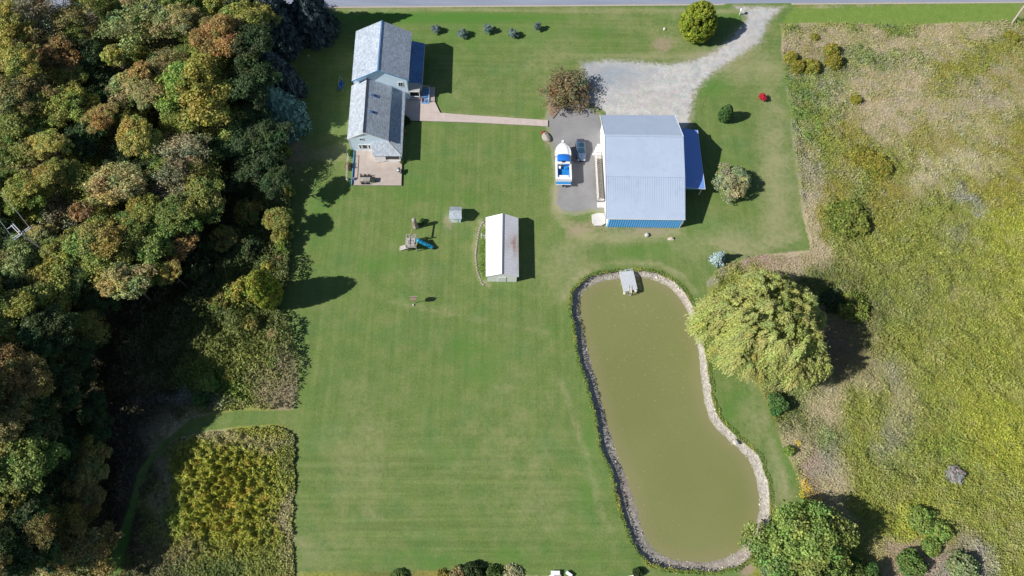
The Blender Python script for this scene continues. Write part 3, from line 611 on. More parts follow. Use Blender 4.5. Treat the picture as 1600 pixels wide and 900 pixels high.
cb = MB(); cb.box(-28.33,-28.18,wS-.03,wS-.003,0,4.0); cb.build('corner_board', M['white'], house)
# low east roof wrapping round the south end (hip)
l = MB(); l.slab([(-20.9,76.4,3.35),(-18.15,73.6,2.5),(-18.45,88.7,2.5),(-20.9,88.7,3.35)], .12)
l.slab([(-20.9,76.4,3.352),(-23.9,76.4,3.352),(-23.75,73.58,2.5),(-18.15,73.58,2.5)], .12); lr = l.build('low_roof', M['shingle2'], house)
MB().bar((-20.9,76.35,3.38),(-18.18,73.55,2.53),.14,.04).build('hip_cap', M['woodgrey'], lr)
q = MB(); q.box(-18.75,-18.6,74.0,88.7,0,2.45); q.build('sunroom_wall', M['siding'], house)
q = MB(); q.box(-23.5,-21.4,73.72,73.84,0,2.42); q.box(-21.4,-18.6,73.72,73.84,0,.95); q.box(-21.4,-18.6,73.72,73.84,2.2,2.42); q.box(-18.75,-18.6,73.70,73.86,.95,2.2); q.box(-23.5,-23.37,74.08,76.3,0,2.45); q.build('sunroom_front', M['whitewall'], house)
MB().box(-21.4,-18.75,73.9,73.94,.95,2.2).build('screen', M['glass'], house)
MB().bar((-23.2,73.55,.35),(-21.6,73.55,1.3),.05,.06).build('handrail', M['woodgrey'], house)
# ---- barn
barn = empty('barn', (27, 71, 0), 'big steel barn with pale blue metal roof, bright blue south wall and lean-to annex', 'barn')
bx0, bx1, by0, by1 = 20.25, 33.95, 60.38, 82.0
prof = [(by0,0),(by1,0),(by1,4.3),(75.2,7.45),(by0,3.1)]
br = MB(); br.loft([[(bx0, y, z) for y, z in prof], [(bx1, y, z) for y, z in prof]]); br.build('wall', M['whitewall'], barn)
# corrugated sheets: south wall
def ribbed(x0, x1, y, z0, z1, pitch, depth, topfn=None):
    m = MB(); i = 0; xx = x0; pr = []
    while xx < x1-1e-6:
        for dx, d in ((0,0),(pitch*.22,0),(pitch*.44,depth),(pitch*.84,depth)):
            if xx+dx < x1: pr.append((xx+dx, y-.01-d))
        xx += pitch
    pr.append((x1, y-.01)); zt = topfn or (lambda x: z1)
    m.loft([[(a, b, z0) for a, b in pr], [(a, b, zt(a)) for a, b in pr]], closed=False, cap=False); return m
ribbed(bx0+.02, bx1-.02, by0, .05, 3.1, .43, .13).build('south_siding', M['barnwall'], barn)
tt = MB(); tt.box(bx1-.18,bx1+.04,by0-.12,by0-.09,0,3.15); tt.box(bx0-.05,bx1+.05,by0-.17,by0-.14,3.02,3.16); tt.build('wall_trim', M['white'], barn)
x0, x1 = 19.6, 34.2
def roofz(y): return 7.75-(y-75.2)*.479 if y > 75.2 else (7.75-(75.2-y)*.232 if y > 67.5 else 5.96-(67.5-y)*.36)
R = MB()
R.slab([(x0,75.2,7.75),(x1,75.2,7.75),(x1,82.75,roofz(82.75)),(x0,82.4,roofz(82.4))], .12)
R.slab([(x0,67.5,5.96),(x1,67.5,5.96),(x1,75.2,7.752),(x0,75.2,7.752)], .12)
R.slab([(x0+.05,60.16,3.32),(x1-.02,60.2,3.33),(x1,67.48,5.93),(x0,67.48,5.93)], .12)
i = x0+.1
while i < x1-.05:
    for a, bb in ((82.35,75.25),(75.15,67.55),(67.42,60.35)):
        R.bar((i,a,roofz(a)+.02),(i,bb,roofz(bb)),.035,.035)
    i += .42
rf = R.build('roof', M['barnroof'], barn)
k = MB(); k.bar((x0-.02,75.2,7.80),(x1+.02,75.2,7.80),.34,.07); k.build('ridge_cap', M['barnroof'], rf)
k = MB(); k.bar((x0,60.14,3.27),(x1,60.18,3.28),.05,.12); k.build('eave_trim', M['white'], rf); k = MB(); k.bar((x0-.02,75.2,7.72),(x0-.02,67.5,5.93),.06,.2); k.bar((x0-.02,67.5,5.9),(x0+.03,60.1,3.27),.06,.2); k.bar((x0-.02,75.2,7.7),(x0-.02,82.4,roofz(82.4)-.03),.06,.2); k.build('west_trim', M['white'], rf); k = MB(); k.bar((x1+.02,75.2,7.7),(x1+.02,82.7,roofz(82.7)-.03),.06,.2); k.build('roof_trim', M['white'], rf)
# west side: sliding doors and pilasters of the white wall
for y0_, y1_ in ((76.6,80.6),(62.0,65.2)):
    d = MB(); d.box(bx0-.12,bx0-.02,y0_,y1_,.1,3.2 if y0_ < 70 else 3.6); dd = d.build('sliding_door', M['whitewall'], barn)
    MB().box(bx0-.16,bx0-.122,y0_,y1_,2.9,3.0).build('door_rail', M['steel'], dd)
# annex on the east
an = MB(); an.loft([[(34.0,y,z) for y,z in ((70.5,0),(80.1,0),(80.1,3.25),(70.5,3.25))], [(38.3,y,z) for y,z in ((70.5,0),(80.1,0),(80.1,2.5),(70.5,2.5))]]); an.build('annex_wall', M['barnwall'], barn)
a2 = ribbed(34.05,38.35,67.45,2.0,3.1,.36,.06, lambda x: 3.2-(x-34)*.14); a2.build('annex_fascia', M['barnwall'], barn)
a3 = MB(); a3.slab([(34.22,67.05,3.45),(38.75,67.1,2.72),(38.75,80.35,2.72),(34.22,80.4,3.45)], .1); ar = a3.build('annex_roof', M['anroof'], barn)
k = MB(); k.bar((38.77,67.1,2.68),(38.77,80.4,2.68),.05,.14); k.build('eave_trim', M['white'], ar); k = MB(); k.bar((34.2,67.03,3.42),(38.78,67.08,2.69),.05,.14); k.build('roof_trim', M['white'], ar)
for y_ in (67.4,): MB().box(38.25,38.42,y_,y_+.17,0,2.6).build('annex_post', M['white'], barn)
MB().box(35.3,36.8,71.5,73.5,0,.9).build('annex_workbench', M['woodgrey'], barn)
s1 = MB(); s1.box(34.1,34.6,60.9,62.7,0,1.1); s1.build('propane_cabinet', M['white'], barn)
# ---- long white-roofed shed
shed = empty('shed', (.9, 54.8, 0), 'long narrow shed with a sun-bleached rusty tin gable roof standing alone on the lawn', 'shed')
g3 = [(-1.7,0),(3.5,0),(3.5,2.3),(.92,3.48),(-1.7,2.3)]
MB().loft([[(x, 48.98, z) for x, z in g3], [(x, 60.5, z) for x, z in g3]]).build('wall', M['whitewall'], shed)
r = MB(); 
def subslab(m, A, B, C, D, n1, n2, th):
    A,B,C,D = map(Vector, (A,B,C,D)); vs=[]
    for j in range(n2+1):
        for i in range(n1+1):
            u=i/n1; v=j/n2; vs.append((A*(1-u)+B*u)*(1-v)+(D*(1-u)+C*u)*v)
    fs=[(j*(n1+1)+i, j*(n1+1)+i+1, (j+1)*(n1+1)+i+1, (j+1)*(n1+1)+i) for j in range(n2) for i in range(n1)]
    m.add(vs, fs); nn=(B-A).cross(D-A).normalized(); m.slab([p-nn*.004 for p in (A,B,C,D)], th)
subslab(r, (.9,48.88,3.65),(3.85,48.86,2.4),(3.8,60.65,2.4),(.98,60.9,3.65), 10, 30, .07)
subslab(r, (.98,60.9,3.655),(-2.15,60.7,2.4),(-1.95,48.88,2.4),(.9,48.88,3.655), 10, 30, .07)
rr = r.build('roof', M['tin'], shed); me = rr.data; vv = np.array(r.v); at = me.attributes.new('mix2','FLOAT','POINT')
E_ = np.where(vv[:,0] > .95, .10+1.0*G(vv[:,0], vv[:,1], 3.0, 55.2, 1.4, 1.7)+.5*G(vv[:,0], vv[:,1], 3.6, 52.5, .8, 3), .10); at.data.foreach_set('value', E_.astype(np.float32))
k = MB(); k.bar((.9,48.85,3.68),(.98,60.92,3.68),.2,.04); k.build('ridge_cap', M['steel'], rr)
MB().box(-1.83,-1.72,57.4,58.6,.05,2.05).build('door', M['whitewall'], shed)
MB().box(.2,1.6,48.93,48.975,.05,2.0).build('barn_door', M['white'], shed)
tag(MB().box(-3.0,-1.85,57.6,58.7,.02,.14).build('doorstep', M['slab'], bevel=.02), 'small concrete doorstep on the west side of the long tin-roofed shed', 'doorstep')
# ---- small well house
a = P(704,346); bq = P(721,346)
hut = empty('garden_hut', (a.x+1, a.y+1, 0), 'tiny square white hut with a weathered grey shingle roof north-west of the long shed', 'hut')
x0_, x1_, y0_, y1_ = a.x+.1, bq.x-.1, a.y-.2, a.y+1.9
g4 = [(x0_,0),(x1_,0),(x1_,1.75),((x0_+x1_)/2,2.5),(x0_,1.75)]
hz = lambda y: 2.55-abs(y-(y0_+y1_)/2)*.45
pf = [(y0_,0),(y1_,0),(y1_,1.8),((y0_+y1_)/2,2.5),(y0_,1.8)]
MB().loft([[(x0_, y, z) for y, z in pf], [(x1_, y, z) for y, z in pf]]).build('wall', M['siding'], hut)
ym = (y0_+y1_)/2; r = MB(); r.slab([(x0_-.25,y0_-.25,1.72),(x1_+.25,y0_-.25,1.72),(x1_+.2,ym,2.62),(x0_-.2,ym,2.62)],.08); r.slab([(x0_-.2,ym,2.621),(x1_+.2,ym,2.621),(x1_+.2,y1_+.25,1.72),(x0_-.25,y1_+.25,1.72)],.08)
r.build('roof', M['shingle2'], hut); MB().box(x0_+.6,x0_+1.25,y0_-.05,y0_-.005,.05,1.6).build('door', M['white'], hut)

# ================================================================ VEHICLES
# ---- sedan facing south
cx_, cyN, cyS = 16.1, 79.3, 74.2
car = empty('parked_car', (cx_, 76.7, .08), 'dark teal-grey sedan with sunroof parked beside the white boat', 'car')
L0, L1 = 79.35, 74.25     # tail, nose
def cs(y, hw, zb, zt, tuck=.86):
    return [(cx_-hw*tuck, y, zb), (cx_-hw, y, zb+.22), (cx_-hw, y, zt-.16), (cx_-hw*.9, y, zt-.03), (cx_-hw*.5, y, zt+.01), (cx_, y, zt+.025), (cx_+hw*.5, y, zt+.01), (cx_+hw*.9, y, zt-.03), (cx_+hw, y, zt-.16), (cx_+hw, y, zb+.22), (cx_+hw*tuck, y, zb)]
st = [(0,.55,.42,.72),(.03,.74,.34,.82),(.09,.86,.28,.95),(.2,.9,.26,.99),(.35,.91,.26,.99),(.55,.91,.26,.97),(.7,.9,.26,.93),(.82,.88,.28,.88),(.92,.82,.3,.8),(.97,.7,.34,.7),(1,.5,.42,.62)]
Ln = L1-L0; B = MB(); B.loft([cs(L0+Ln*t_, hw, zb+.08, zt+.08) for t_, hw, zb, zt in st]); body = B.build('body', M['carp'], car, smooth=True)
def cab(y, hw, z, zb=1.04):
    return [(cx_-hw*1.12, y, zb), (cx_-hw, y, z-.05), (cx_-hw*.8, y, z), (cx_, y, z+.03), (cx_+hw*.8, y, z), (cx_+hw, y, z-.05), (cx_+hw*1.12, y, zb)]
Cb = MB(); Cb.loft([cab(L0+.45,.62,1.09), cab(L0+.45-.75,.64,1.43), cab(L0-1.5,.66,1.52), cab(L0-2.35,.66,1.5), cab(L0-2.75,.66,1.40), cab(L0-3.45,.68,1.08)][0:0] or
   [cab(L0-.42,.64,1.08), cab(L0-1.1,.62,1.42), cab(L0-1.6,.64,1.51), cab(L0-2.3,.64,1.51), cab(L0-2.75,.62,1.42), cab(L0-3.5,.68,1.06)])
Cb.build('window_glass', M['carglass'], car, smooth=True)
Rf = MB(); Rf.slab([(cx_-.6,L0-2.62,1.50),(cx_+.6,L0-2.62,1.50),(cx_+.58,L0-1.18,1.50),(cx_-.58,L0-1.18,1.50)],.05)
rfo = Rf.build('roof', M['carp'], car, bevel=.03); MB().slab([(cx_-.4,L0-1.95,1.512),(cx_+.4,L0-1.95,1.512),(cx_+.4,L0-1.45,1.512),(cx_-.4,L0-1.45,1.512)],.01).build('sunroof', M['black'], rfo)
for s in (-1,1):
    for a_, b_5, w_ in (((cx_+s*.6,L0-2.6,1.48),(cx_+s*.76,L0-3.5,1.06),.07),((cx_+s*.58,L0-1.2,1.47),(cx_+s*.7,L0-.42,1.1),.08),((cx_+s*.68,L0-1.9,1.48),(cx_+s*.74,L0-1.9,1.05),.06)):
        MB().bar(a_, b_5, w_, .05).build('pillar', M['carp'], car)
for s in (-1,1):
    for yy in (L0-.95, L1+.95):
        wd = MB(); wd.tube([(cx_+s*.72,yy,.41),(cx_+s*.93,yy,.41)], .33, 20); w_ = wd.build('wheel', M['rubber'], car); MB().tube([(cx_+s*.925,yy,.41),(cx_+s*.945,yy,.41)], .2, 14).build('rim', M['chrome'], w_)
    MB().blob((cx_+s*.58,L1+.22,.74),(.2,.14,.08),1,.05).build('headlight', M['lamp'], car, True)
    MB().blob((cx_+s*.62,L0-.1,.82),(.16,.08,.09),2,.05).build('tail_light', M['red'], car, True)
    MB().blob((cx_+s*1.02,L1+1.55,1.1),(.13,.08,.08),3,.05).build('side_mirror', M['carp'], car, True)
MB().box(cx_-.62,cx_+.62,L1+.02,L1+.1,.48,.62).build('bumper', M['chrome'], car, bevel=.02)
# ---- boat on trailer, bow north
bxc = 12.42; boat = empty('motor_boat', (bxc, 73, .6), 'white cabin cruiser with bright blue canvas and blue cockpit, resting on its trailer', 'boat')
yB, yT = 77.3, 69.2
def hw_(t_): return 1.6*(1-.88*(max(0, .30-t_)/.30)**2.6) if t_ < .30 else 1.6-.2*(t_-.30)
ts = [0,.02,.05,.1,.16,.24,.34,.45,.6,.8,1]
dz = lambda t_: 2.35-.35*min(1, t_*1.6)
Hh = MB(); Hh.loft([[(bxc-hw_(t_)*1.0, yB+(yT-yB)*t_, dz(t_)), (bxc-hw_(t_)*.93, yB+(yT-yB)*t_, 1.35), (bxc-hw_(t_)*.6, yB+(yT-yB)*t_, .85+.5*max(0,.2-t_)/.2), (bxc, yB+(yT-yB)*t_, .62+.7*max(0,.2-t_)/.2),
   (bxc+hw_(t_)*.6, yB+(yT-yB)*t_, .85+.5*max(0,.2-t_)/.2), (bxc+hw_(t_)*.93, yB+(yT-yB)*t_, 1.35), (bxc+hw_(t_)*1.0, yB+(yT-yB)*t_, dz(t_))] for t_ in ts], closed=False, cap=False)
Hh.add([(bxc-1.48,yT,2.0),(bxc-1.35,yT,1.35),(bxc,yT,.62),(bxc+1.35,yT,1.35),(bxc+1.48,yT,2.0)], [(0,1,2,3,4)]); Hh.build('hull', M['gelcoat'], boat, True)
Dk = MB()   # foredeck (crowned) and side decks
rws = []
for t_ in [0.0,.02,.05,.1,.16,.24,.30,.37]:
    h = hw_(t_)*.99; y = yB+(yT-yB)*t_; z = dz(t_); cr = .32*min(1, h/1.3)
    rws.append([(bxc-h,y,z+.02),(bxc-h*.8,y,z+.06),(bxc-h*.55,y,z+cr*.8),(bxc,y,z+cr),(bxc+h*.55,y,z+cr*.8),(bxc+h*.8,y,z+.06),(bxc+h,y,z+.02)])
Dk.loft(rws, closed=False, cap=False)
Dk.box(bxc-1.55,bxc-1.13,yT,yB-3.0,1.95,2.06); Dk.box(bxc+1.13,bxc+1.53,yT,yB-3.0,1.95,2.06); Dk.box(bxc-1.4,bxc+1.4,yT,yT+.55,1.9,2.05); Dk.box(bxc-1.2,bxc+1.2,yB-4.75,yB-4.25,2.0,2.35)
Dk.build('deck', M['gelcoat'], boat)
Ck = MB(); Ck.box(bxc-1.13,bxc+1.13,yT+.55,yB-4.75,1.3,1.36); Ck.box(bxc-1.13,bxc-1.08,yT+.55,yB-4.75,1.36,1.95); Ck.box(bxc+1.08,bxc+1.13,yT+.55,yB-4.75,1.36,1.95); Ck.build('cockpit', M['vinyl'], boat)
cv = MB(); rw = []
for j in range(7):
    y = yB-2.95-j*.24; arch = math.sin(math.pi*(.25+.6*j/6))*.35
    rw.append([(bxc+1.15*a_, y, 2.35+arch+.22*(1-abs(a_)**2.2)) for a_ in (-1,-.85,-.5,0,.5,.85,1)])
cv.loft(rw, closed=False, cap=False); cvo = cv.build('canvas_top', M['canvas'], boat, True); so_ = cvo.modifiers.new('s','SOLIDIFY'); so_.thickness=.05
MB().box(bxc-.3,bxc+.3,yB-4.55,yB-4.3,2.36,2.45).build('hatch', M['black'], boat)
for nm, (a0,a1,b0,b1,z0,z1), m_ in (('seat',(-.95,-.45,4.95,5.5,1.36,1.85),'gelcoat'),('seat',(.35,.95,4.95,5.5,1.36,1.85),'vinyl'),('stern_bench',(-1.0,1.0,6.95,7.4,1.36,1.8),'gelcoat'),('helm_console',(.35,1.0,4.8,5.0,1.9,2.3),'canvas')):
    MB().box(bxc+a0,bxc+a1,yB-b1,yB-b0,z0,z1).build(nm, M[m_], boat, bevel=.04)
sw = MB(); sw.box(bxc-1.4,bxc+1.4,yT-.55,yT-.02,1.15,1.25); sw.build('swim_platform', M['vinyl'], boat, bevel=.05)
sw = MB(); sw.box(bxc-1.45,bxc+1.45,yT-.62,yT-.55,1.12,1.28); sw.box(bxc-1.5,bxc+1.5,yT-.08,yT+.02,1.3,1.9); sw.build('transom', M['gelcoat'], boat, bevel=.02)
MB().box(bxc-.2,bxc+.2,yT-.75,yT-.1,.55,1.1).build('outdrive', M['black'], boat, bevel=.05)
rl = MB()
for s in (-1,1):
    pts = [(bxc+s*hw_(t_)*.92, yB+(yT-yB)*t_, dz(t_)+.55) for t_ in (.015,.06,.12,.2,.3,.4)]; rl.tube(pts,.022,6)
    for q_ in pts[::1]: rl.tube([(q_[0],q_[1],q_[2]-.5), q_],.018,6)
rl.tube([(bxc-.35,yB+.05,2.85),(bxc,yB+.4,2.85),(bxc+.35,yB+.05,2.85)],.022,6); rl.build('bow_rail', M['chrome'], boat)
MB().box(bxc-.22,bxc+.22,yB-.2,yB+.55,2.36,2.42).build('bow_pulpit', M['gelcoat'], boat, bevel=.05)
wsn = MB(); wsn.slab([(bxc-1.1,yB-4.3,2.36),(bxc+1.1,yB-4.3,2.36),(bxc+1.0,yB-4.05,2.6),(bxc-1.0,yB-4.05,2.6)],.03); wsn.build('windshield', M['glass'], boat)
trl = empty('boat_trailer', (bxc, 73, 0), 'galvanised tandem-axle trailer carrying the white cabin cruiser', 'trailer')
tf = MB()
for s in (-1,1): tf.bar((bxc+s*.85,69.4,.5),(bxc+s*.85,75.6,.5),.1,.14); tf.bar((bxc+s*.85,75.6,.5),(bxc,78.6,.5),.1,.14)
for y in (70.2,72,73.6,75.3): tf.bar((bxc-.9,y,.5),(bxc+.9,y,.5),.09)
tf.bar((bxc,77.8,.5),(bxc,79.0,.5),.1); tf.build('frame', M['steel'], trl)
for s in (-1,1):
    for y in (71.1,72.0):
        wd = MB(); wd.tube([(bxc+s*1.02,y,.42),(bxc+s*1.25,y,.42)],.33,18); w_ = wd.build('wheel', M['rubber'], trl); MB().tube([(bxc+s*1.25,y,.42),(bxc+s*1.27,y,.42)],.18,12).build('rim', M['white'], w_)
    MB().box(bxc+s*1.13-.15,bxc+s*1.13+.15,70.6,72.5,.78,.83).build('fender', M['white'], trl, bevel=.03)
    bk = MB(); bk.bar((bxc+s*.6,69.8,.78),(bxc+s*.6,75.2,.78),.15,.06)
    for y in (70.2,73.6,75.1): bk.bar((bxc+s*.6,y,.5),(bxc+s*.6,y,.78),.07)
    bk.build('bunk', M['woodgrey'], trl)
jk = MB(); jk.tube([(bxc+.28,78.2,.12),(bxc+.28,78.2,1.15)],.05); jk.tube([(bxc+.28,78.2,1.15),(bxc+.55,78.2,1.15)],.025); jk.box(bxc-.1,bxc+.3,78.15,78.25,.45,.55); jk.build('jack', M['black'], trl)
MB().tube([(bxc,77.55,.5),(bxc,77.55,1.35)],.05).build('winch_post', M['steel'], trl)

# ================================================================ YARD THINGS
# raised deck with railing along the barn's west wall
dx0, dx1, dy0, dy1 = 18.75, 20.05, 65.6, 75.6
deck = empty('raised_deck', (19.4, 70.5, 0), 'long narrow pale wooden deck with slatted railings along the west wall of the barn', 'deck')
d = MB(); n_ = 0; y = dy0
while y < dy1-.1: d.box(dx0,dx1,y,y+.13,.72,.76); y += .145
d.build('floor_boards', M['woodpale'], deck)
f_ = MB(); f_.box(dx0,dx0+.05,dy0,dy1,.5,.72); f_.box(dx1-.05,dx1,dy0,dy1,.5,.72); f_.box(dx0,dx1,dy0,dy0+.05,.5,.72); f_.build('joist', M['woodpale'], deck)
for y in np.linspace(dy0+.05, dy1-.05, 6): MB().box(dx0+.01,dx0+.1,y-.05,y+.05,.08,1.75).build('post', M['woodpale'], deck)
r_ = MB(); r_.box(dx0-.02,dx0+.12,dy0,dy1,1.75,1.8); r_.box(dx0+.03,dx0+.07,dy0,dy1,.85,.9)
y = dy0+.2
while y < dy1: r_.box(dx0+.03,dx0+.07,y,y+.05,.85,1.75); y += .3
r_.build('railing', M['woodpale'], deck)
t_ = MB(); t_.box(dx0-.05,dx1,dy1-.1,dy1,1.7,1.78); t_.box(dx0-.05,dx1,dy1-.8,dy1-.72,1.7,1.78); t_.box(dx0+.6,dx0+.66,dy1-.8,dy1+.3,1.72,1.8); t_.build('top_frame', M['woodgrey'], deck); t_ = MB(); y = dy0+.3
while y < dy1-1.2: t_.bar((dx0+.12,y,1.05),(dx0+.62,y+.4,1.05),.08); t_.bar((dx0+.62,y+.4,1.1),(dx1-.12,y-.02,1.1),.08); y += .44
t_.bar((dx0+.14,dy0+.2,1.0),(dx0+.14,dy1-.9,1.0),.07); t_.bar((dx0+.62,dy0+.2,1.0),(dx0+.62,dy1-.9,1.0),.07); t_.bar((dx1-.14,dy0+.2,1.0),(dx1-.14,dy1-.9,1.0),.07)
t_.build('shadow_zigzag', paint('shadow_dark', (.09,.09,.10), .6, .1), deck)  # dark bars drawn in for the balusters' zigzag shadows on the floor
tag(MB().box(18.75,20.1,64.3,65.45,.02,.3).build('concrete_step', M['slab'], bevel=.03), 'pale concrete block step at the south end of the barn deck', 'step')
sp = empty('entry_steps', (19.2,77,0), 'white painted stair block against the north end of the barn west wall', 'steps')
for i in range(4): MB().box(18.4+.28*i,20.1,75.9+.5*i,76.39+.5*i,0,.35+.3*i).build('stair_tread', M['white'], sp, bevel=.02)
c = PL([(924,337),(934,334),(944,335),(946,350),(940,354),(929,354),(925,349)])
tag(MB().prism(c, -.1, .16).build('concrete_slab', M['slab'], bevel=.03), 'rounded pale concrete slab at the south-west corner of the barn', 'slab')
def rock(px, py, r_, seed, mat, label, name='boulder', cat='boulder', rot=0):
    p = P(px, py); o = MB().blob((0,0,r_[2]*.5), r_, seed, .16, 18, 12, -r_[2]*.55).build(name, M[mat], auto=False, smooth=True); o.location = (p.x, p.y, 0); o.rotation_euler = (0,0,rot); return tag(o, label, cat)
rock(853.5,216,(.75,1.3,.55),3,'stone','grey-brown boulder at the lawn corner where the walkway meets the asphalt', rot=.35)
rock(1010.5,368,(.42,.42,.4),5,'palestone','round pale stone on the grass south of the barn, near the middle')
sb = empty('stone_block', (P(1048,373).x, P(1048,373).y, 0), 'pale block with a pinkish stone on top on the grass below the barn south wall', 'stone block')
q = P(1048,374); MB().box(q.x-.55,q.x+.55,q.y-.25,q.y+.25,0,.18).build('base', M['palestone'], sb, bevel=.03); MB().blob((q.x+.1,q.y+.1,.3),(.38,.25,.2),4,.2).build('top_stone', M['pink'], sb, True)
rock(861,166,(.18,.18,.15),8,'palestone','small white stone in the mulch bed beside the reddish driveway tree', 'garden_stone', 'stone')
rock(1038,46,(.3,.3,.26),9,'palestone','lone white round stone in the front lawn west of the big cedar', 'garden_stone', 'stone')
rock(1149,691.5,(.5,.45,.3),12,'palestone','lone large white rock on the east shore of the pond where it widens','shore_rock','rock')
# mailbox
p = P(1155,23.5); mbx = empty('mailbox', (p.x,p.y,0), 'white mailbox on a white post at the mouth of the gravel driveway', 'mailbox', rz=-.2)
MB().box(p.x-.08,p.x+.08,p.y-.08,p.y+.08,0,1.15).build('post', M['white'], mbx, bevel=.01)
k = MB(); k.loft([[(p.x+.22*math.cos(a_), p.y-.3+yy, 1.28+max(-.13,.2*math.sin(a_))) for a_ in np.linspace(-.6, math.pi+.6, 9)] for yy in (0,.75)]); k.build('box', M['white'], mbx); MB().box(p.x+.23,p.x+.25,p.y,p.y+.2,1.3,1.5).build('flag', M['red'], mbx)
MB().bar((p.x,p.y-.02,.75),(p.x,p.y+.4,1.14),.08).build('brace', M['white'], mbx)
# dock
dc = [P(x_, y_, .12) for x_, y_ in ((967.3,422.7),(974.7,456),(996,451.3),(988.7,419.3))]
dock = empty('pond_dock', (dc[0].x+1, dc[0].y-2, 0), 'pale grey wooden dock reaching over the north end of the pond', 'dock')
A_, B_, C_, D_ = dc; m_ = MB(); nb = 30
for i in range(nb):
    u0, u1 = i/nb, (i+.86)/nb; a0, a1 = A_.lerp(B_, u0), A_.lerp(B_, u1); b0, b1 = D_.lerp(C_, u0), D_.lerp(C_, u1); m_.slab([a0, a1, b1, b0], .05)
m_.build('boards', M['deckboard'], dock)
fm = MB(); z_ = Vector((0,0,-.13))
for s_, e_ in ((A_,B_),(D_,C_),(A_.lerp(D_,.5),B_.lerp(C_,.5)),(A_,D_),(B_,C_)): fm.bar(s_+z_, e_+z_, .1, .16)
fm.build('frame', M['woodgrey'], dock)
for u, v_ in ((.08,.02),(.08,.98),(.55,.02),(.55,.98)):
    q = A_.lerp(D_, v_).lerp(B_.lerp(C_, v_), u); MB().tube([(q.x,q.y,-1.9),(q.x,q.y,-.02)],.07).build('pile', M['woodgrey'], dock)
for v_ in (.08,.9): q = B_.lerp(C_, v_); MB().blob((q.x,q.y-.22,-.1),(.3,.26,.3),7,.08).build('float', M['palestone'], dock, True)
q = B_.lerp(C_, .48); ld = MB()
for s in (-.22,.22): ld.bar((q.x+s,q.y+.9,.22),(q.x+s,q.y-.55,.2),.06); ld.bar((q.x+s,q.y-.55,.2),(q.x+s,q.y-.6,-1.2),.05)
ld.slab([(q.x-.2,q.y-.5,.17),(q.x+.2,q.y-.5,.17),(q.x+.22,q.y+.5,.2),(q.x-.22,q.y+.5,.2)],.05)
for k_ in range(4): ld.bar((q.x-.22,q.y-.6,-.1-.25*k_),(q.x+.22,q.y-.6,-.1-.25*k_),.04)
ld.build('swim_ladder', M['palestone'], dock)
# playset
c1 = P(638,391); x0_, y0_ = P(636.5,392.5).x, P(636.5,392.5).y; x1_ = P(651.5,392.5).x; y1_ = y0_+2.0
ps = empty('playset', ((x0_+x1_)/2, (y0_+y1_)/2, 0), 'weathered wooden play tower with a grey ramp and a turquoise tube slide', 'playset')
for x_ in (x0_,x1_):
    for y_ in (y0_,y1_): MB().box(x_-.06,x_+.06,y_-.06,y_+.06,0,2.75).build('post', M['woodgrey'], ps)
m_ = MB()
for i in range(12): m_.box(x0_-.05,x1_+.05,y0_+i*.17,y0_+i*.17+.155,1.42,1.47)
m_.build('platform', M['woodgrey'], ps)
m_ = MB()
for z_ in (2.68,2.1,1.75):
    m_.box(x0_,x1_,y0_-.04,y0_+.04,z_,z_+.09); m_.box(x0_,x1_,y1_-.04,y1_+.04,z_,z_+.09)
for z_ in (2.68,1.95): m_.box(x0_-.04,x0_+.04,y0_,y1_,z_,z_+.09)
m_.build('rail', M['woodgrey'], ps)
q = MB(); q.tube([(x0_+.35,y0_+.75,1.5),(x0_+1.15,y0_+.75,1.5),(x0_+1.15,y0_+1.45,1.5),(x0_+.35,y0_+1.45,1.5),(x0_+.35,y0_+.75,1.5)],.03,6); q.build('hatch', M['black'], ps)
rp = P(624.5,390); r_ = MB(); r_.slab([(rp.x,rp.y-.25,.08),(x1_-.3,y0_+.15,1.62),(x1_-.3,y0_+1.0,1.62),(rp.x,rp.y+.65,.08)],.06)
for i in range(9):
    u = i/9+.05; a_ = Vector((rp.x,rp.y-.25,.1)).lerp(Vector((x1_-.3,y0_+.15,1.64)),u); b_2 = Vector((rp.x,rp.y+.65,.1)).lerp(Vector((x1_-.3,y0_+1.0,1.64)),u); r_.bar(a_, b_2, .04)
r_.build('ramp', M['woodgrey'], ps)
q0 = Vector((x1_+.1,y0_+1.5,1.75)); q1 = P(677,387,.35); sl_ = MB(); pts = [q0.lerp(q1, t_)+Vector((0,0,-.12*math.sin(t_*math.pi))) for t_ in np.linspace(0,1,9)]
sl_.tube(pts, .36, 16); tb = sl_.build('tube_slide', M['blueplastic'], ps, True)
for i in (2,4,6): rg = MB(); d_ = (pts[i+1]-pts[i]).normalized(); rg.tube([pts[i]-d_*.05, pts[i]+d_*.05],.41,16); rg.build('joint_ring', M['blueplastic'], tb, True)
# dead trunk and swing beam
tr_ = P(650,355); bt = (tr_.x-.1,tr_.y,2.75)
stp = tag(MB().tube([(tr_.x,tr_.y,0),(tr_.x,tr_.y,.3),(tr_.x-.05,tr_.y,1.6),(tr_.x-.1,tr_.y,2.9),(tr_.x-.1,tr_.y,3.15)],[.55,.45,.38,.38,.2],14).build('dead_trunk', M['palebark'], smooth=True), 'grey dead tree trunk holding the north end of the swing beam', 'tree trunk')
sb_ = MB().bar((x0_+.85,y1_-.1,2.8),bt,.16,.2); sbo = tag(sb_.build('swing_beam', M['woodbrown']), 'reddish wooden swing beam running from the play tower to the dead trunk', 'beam')
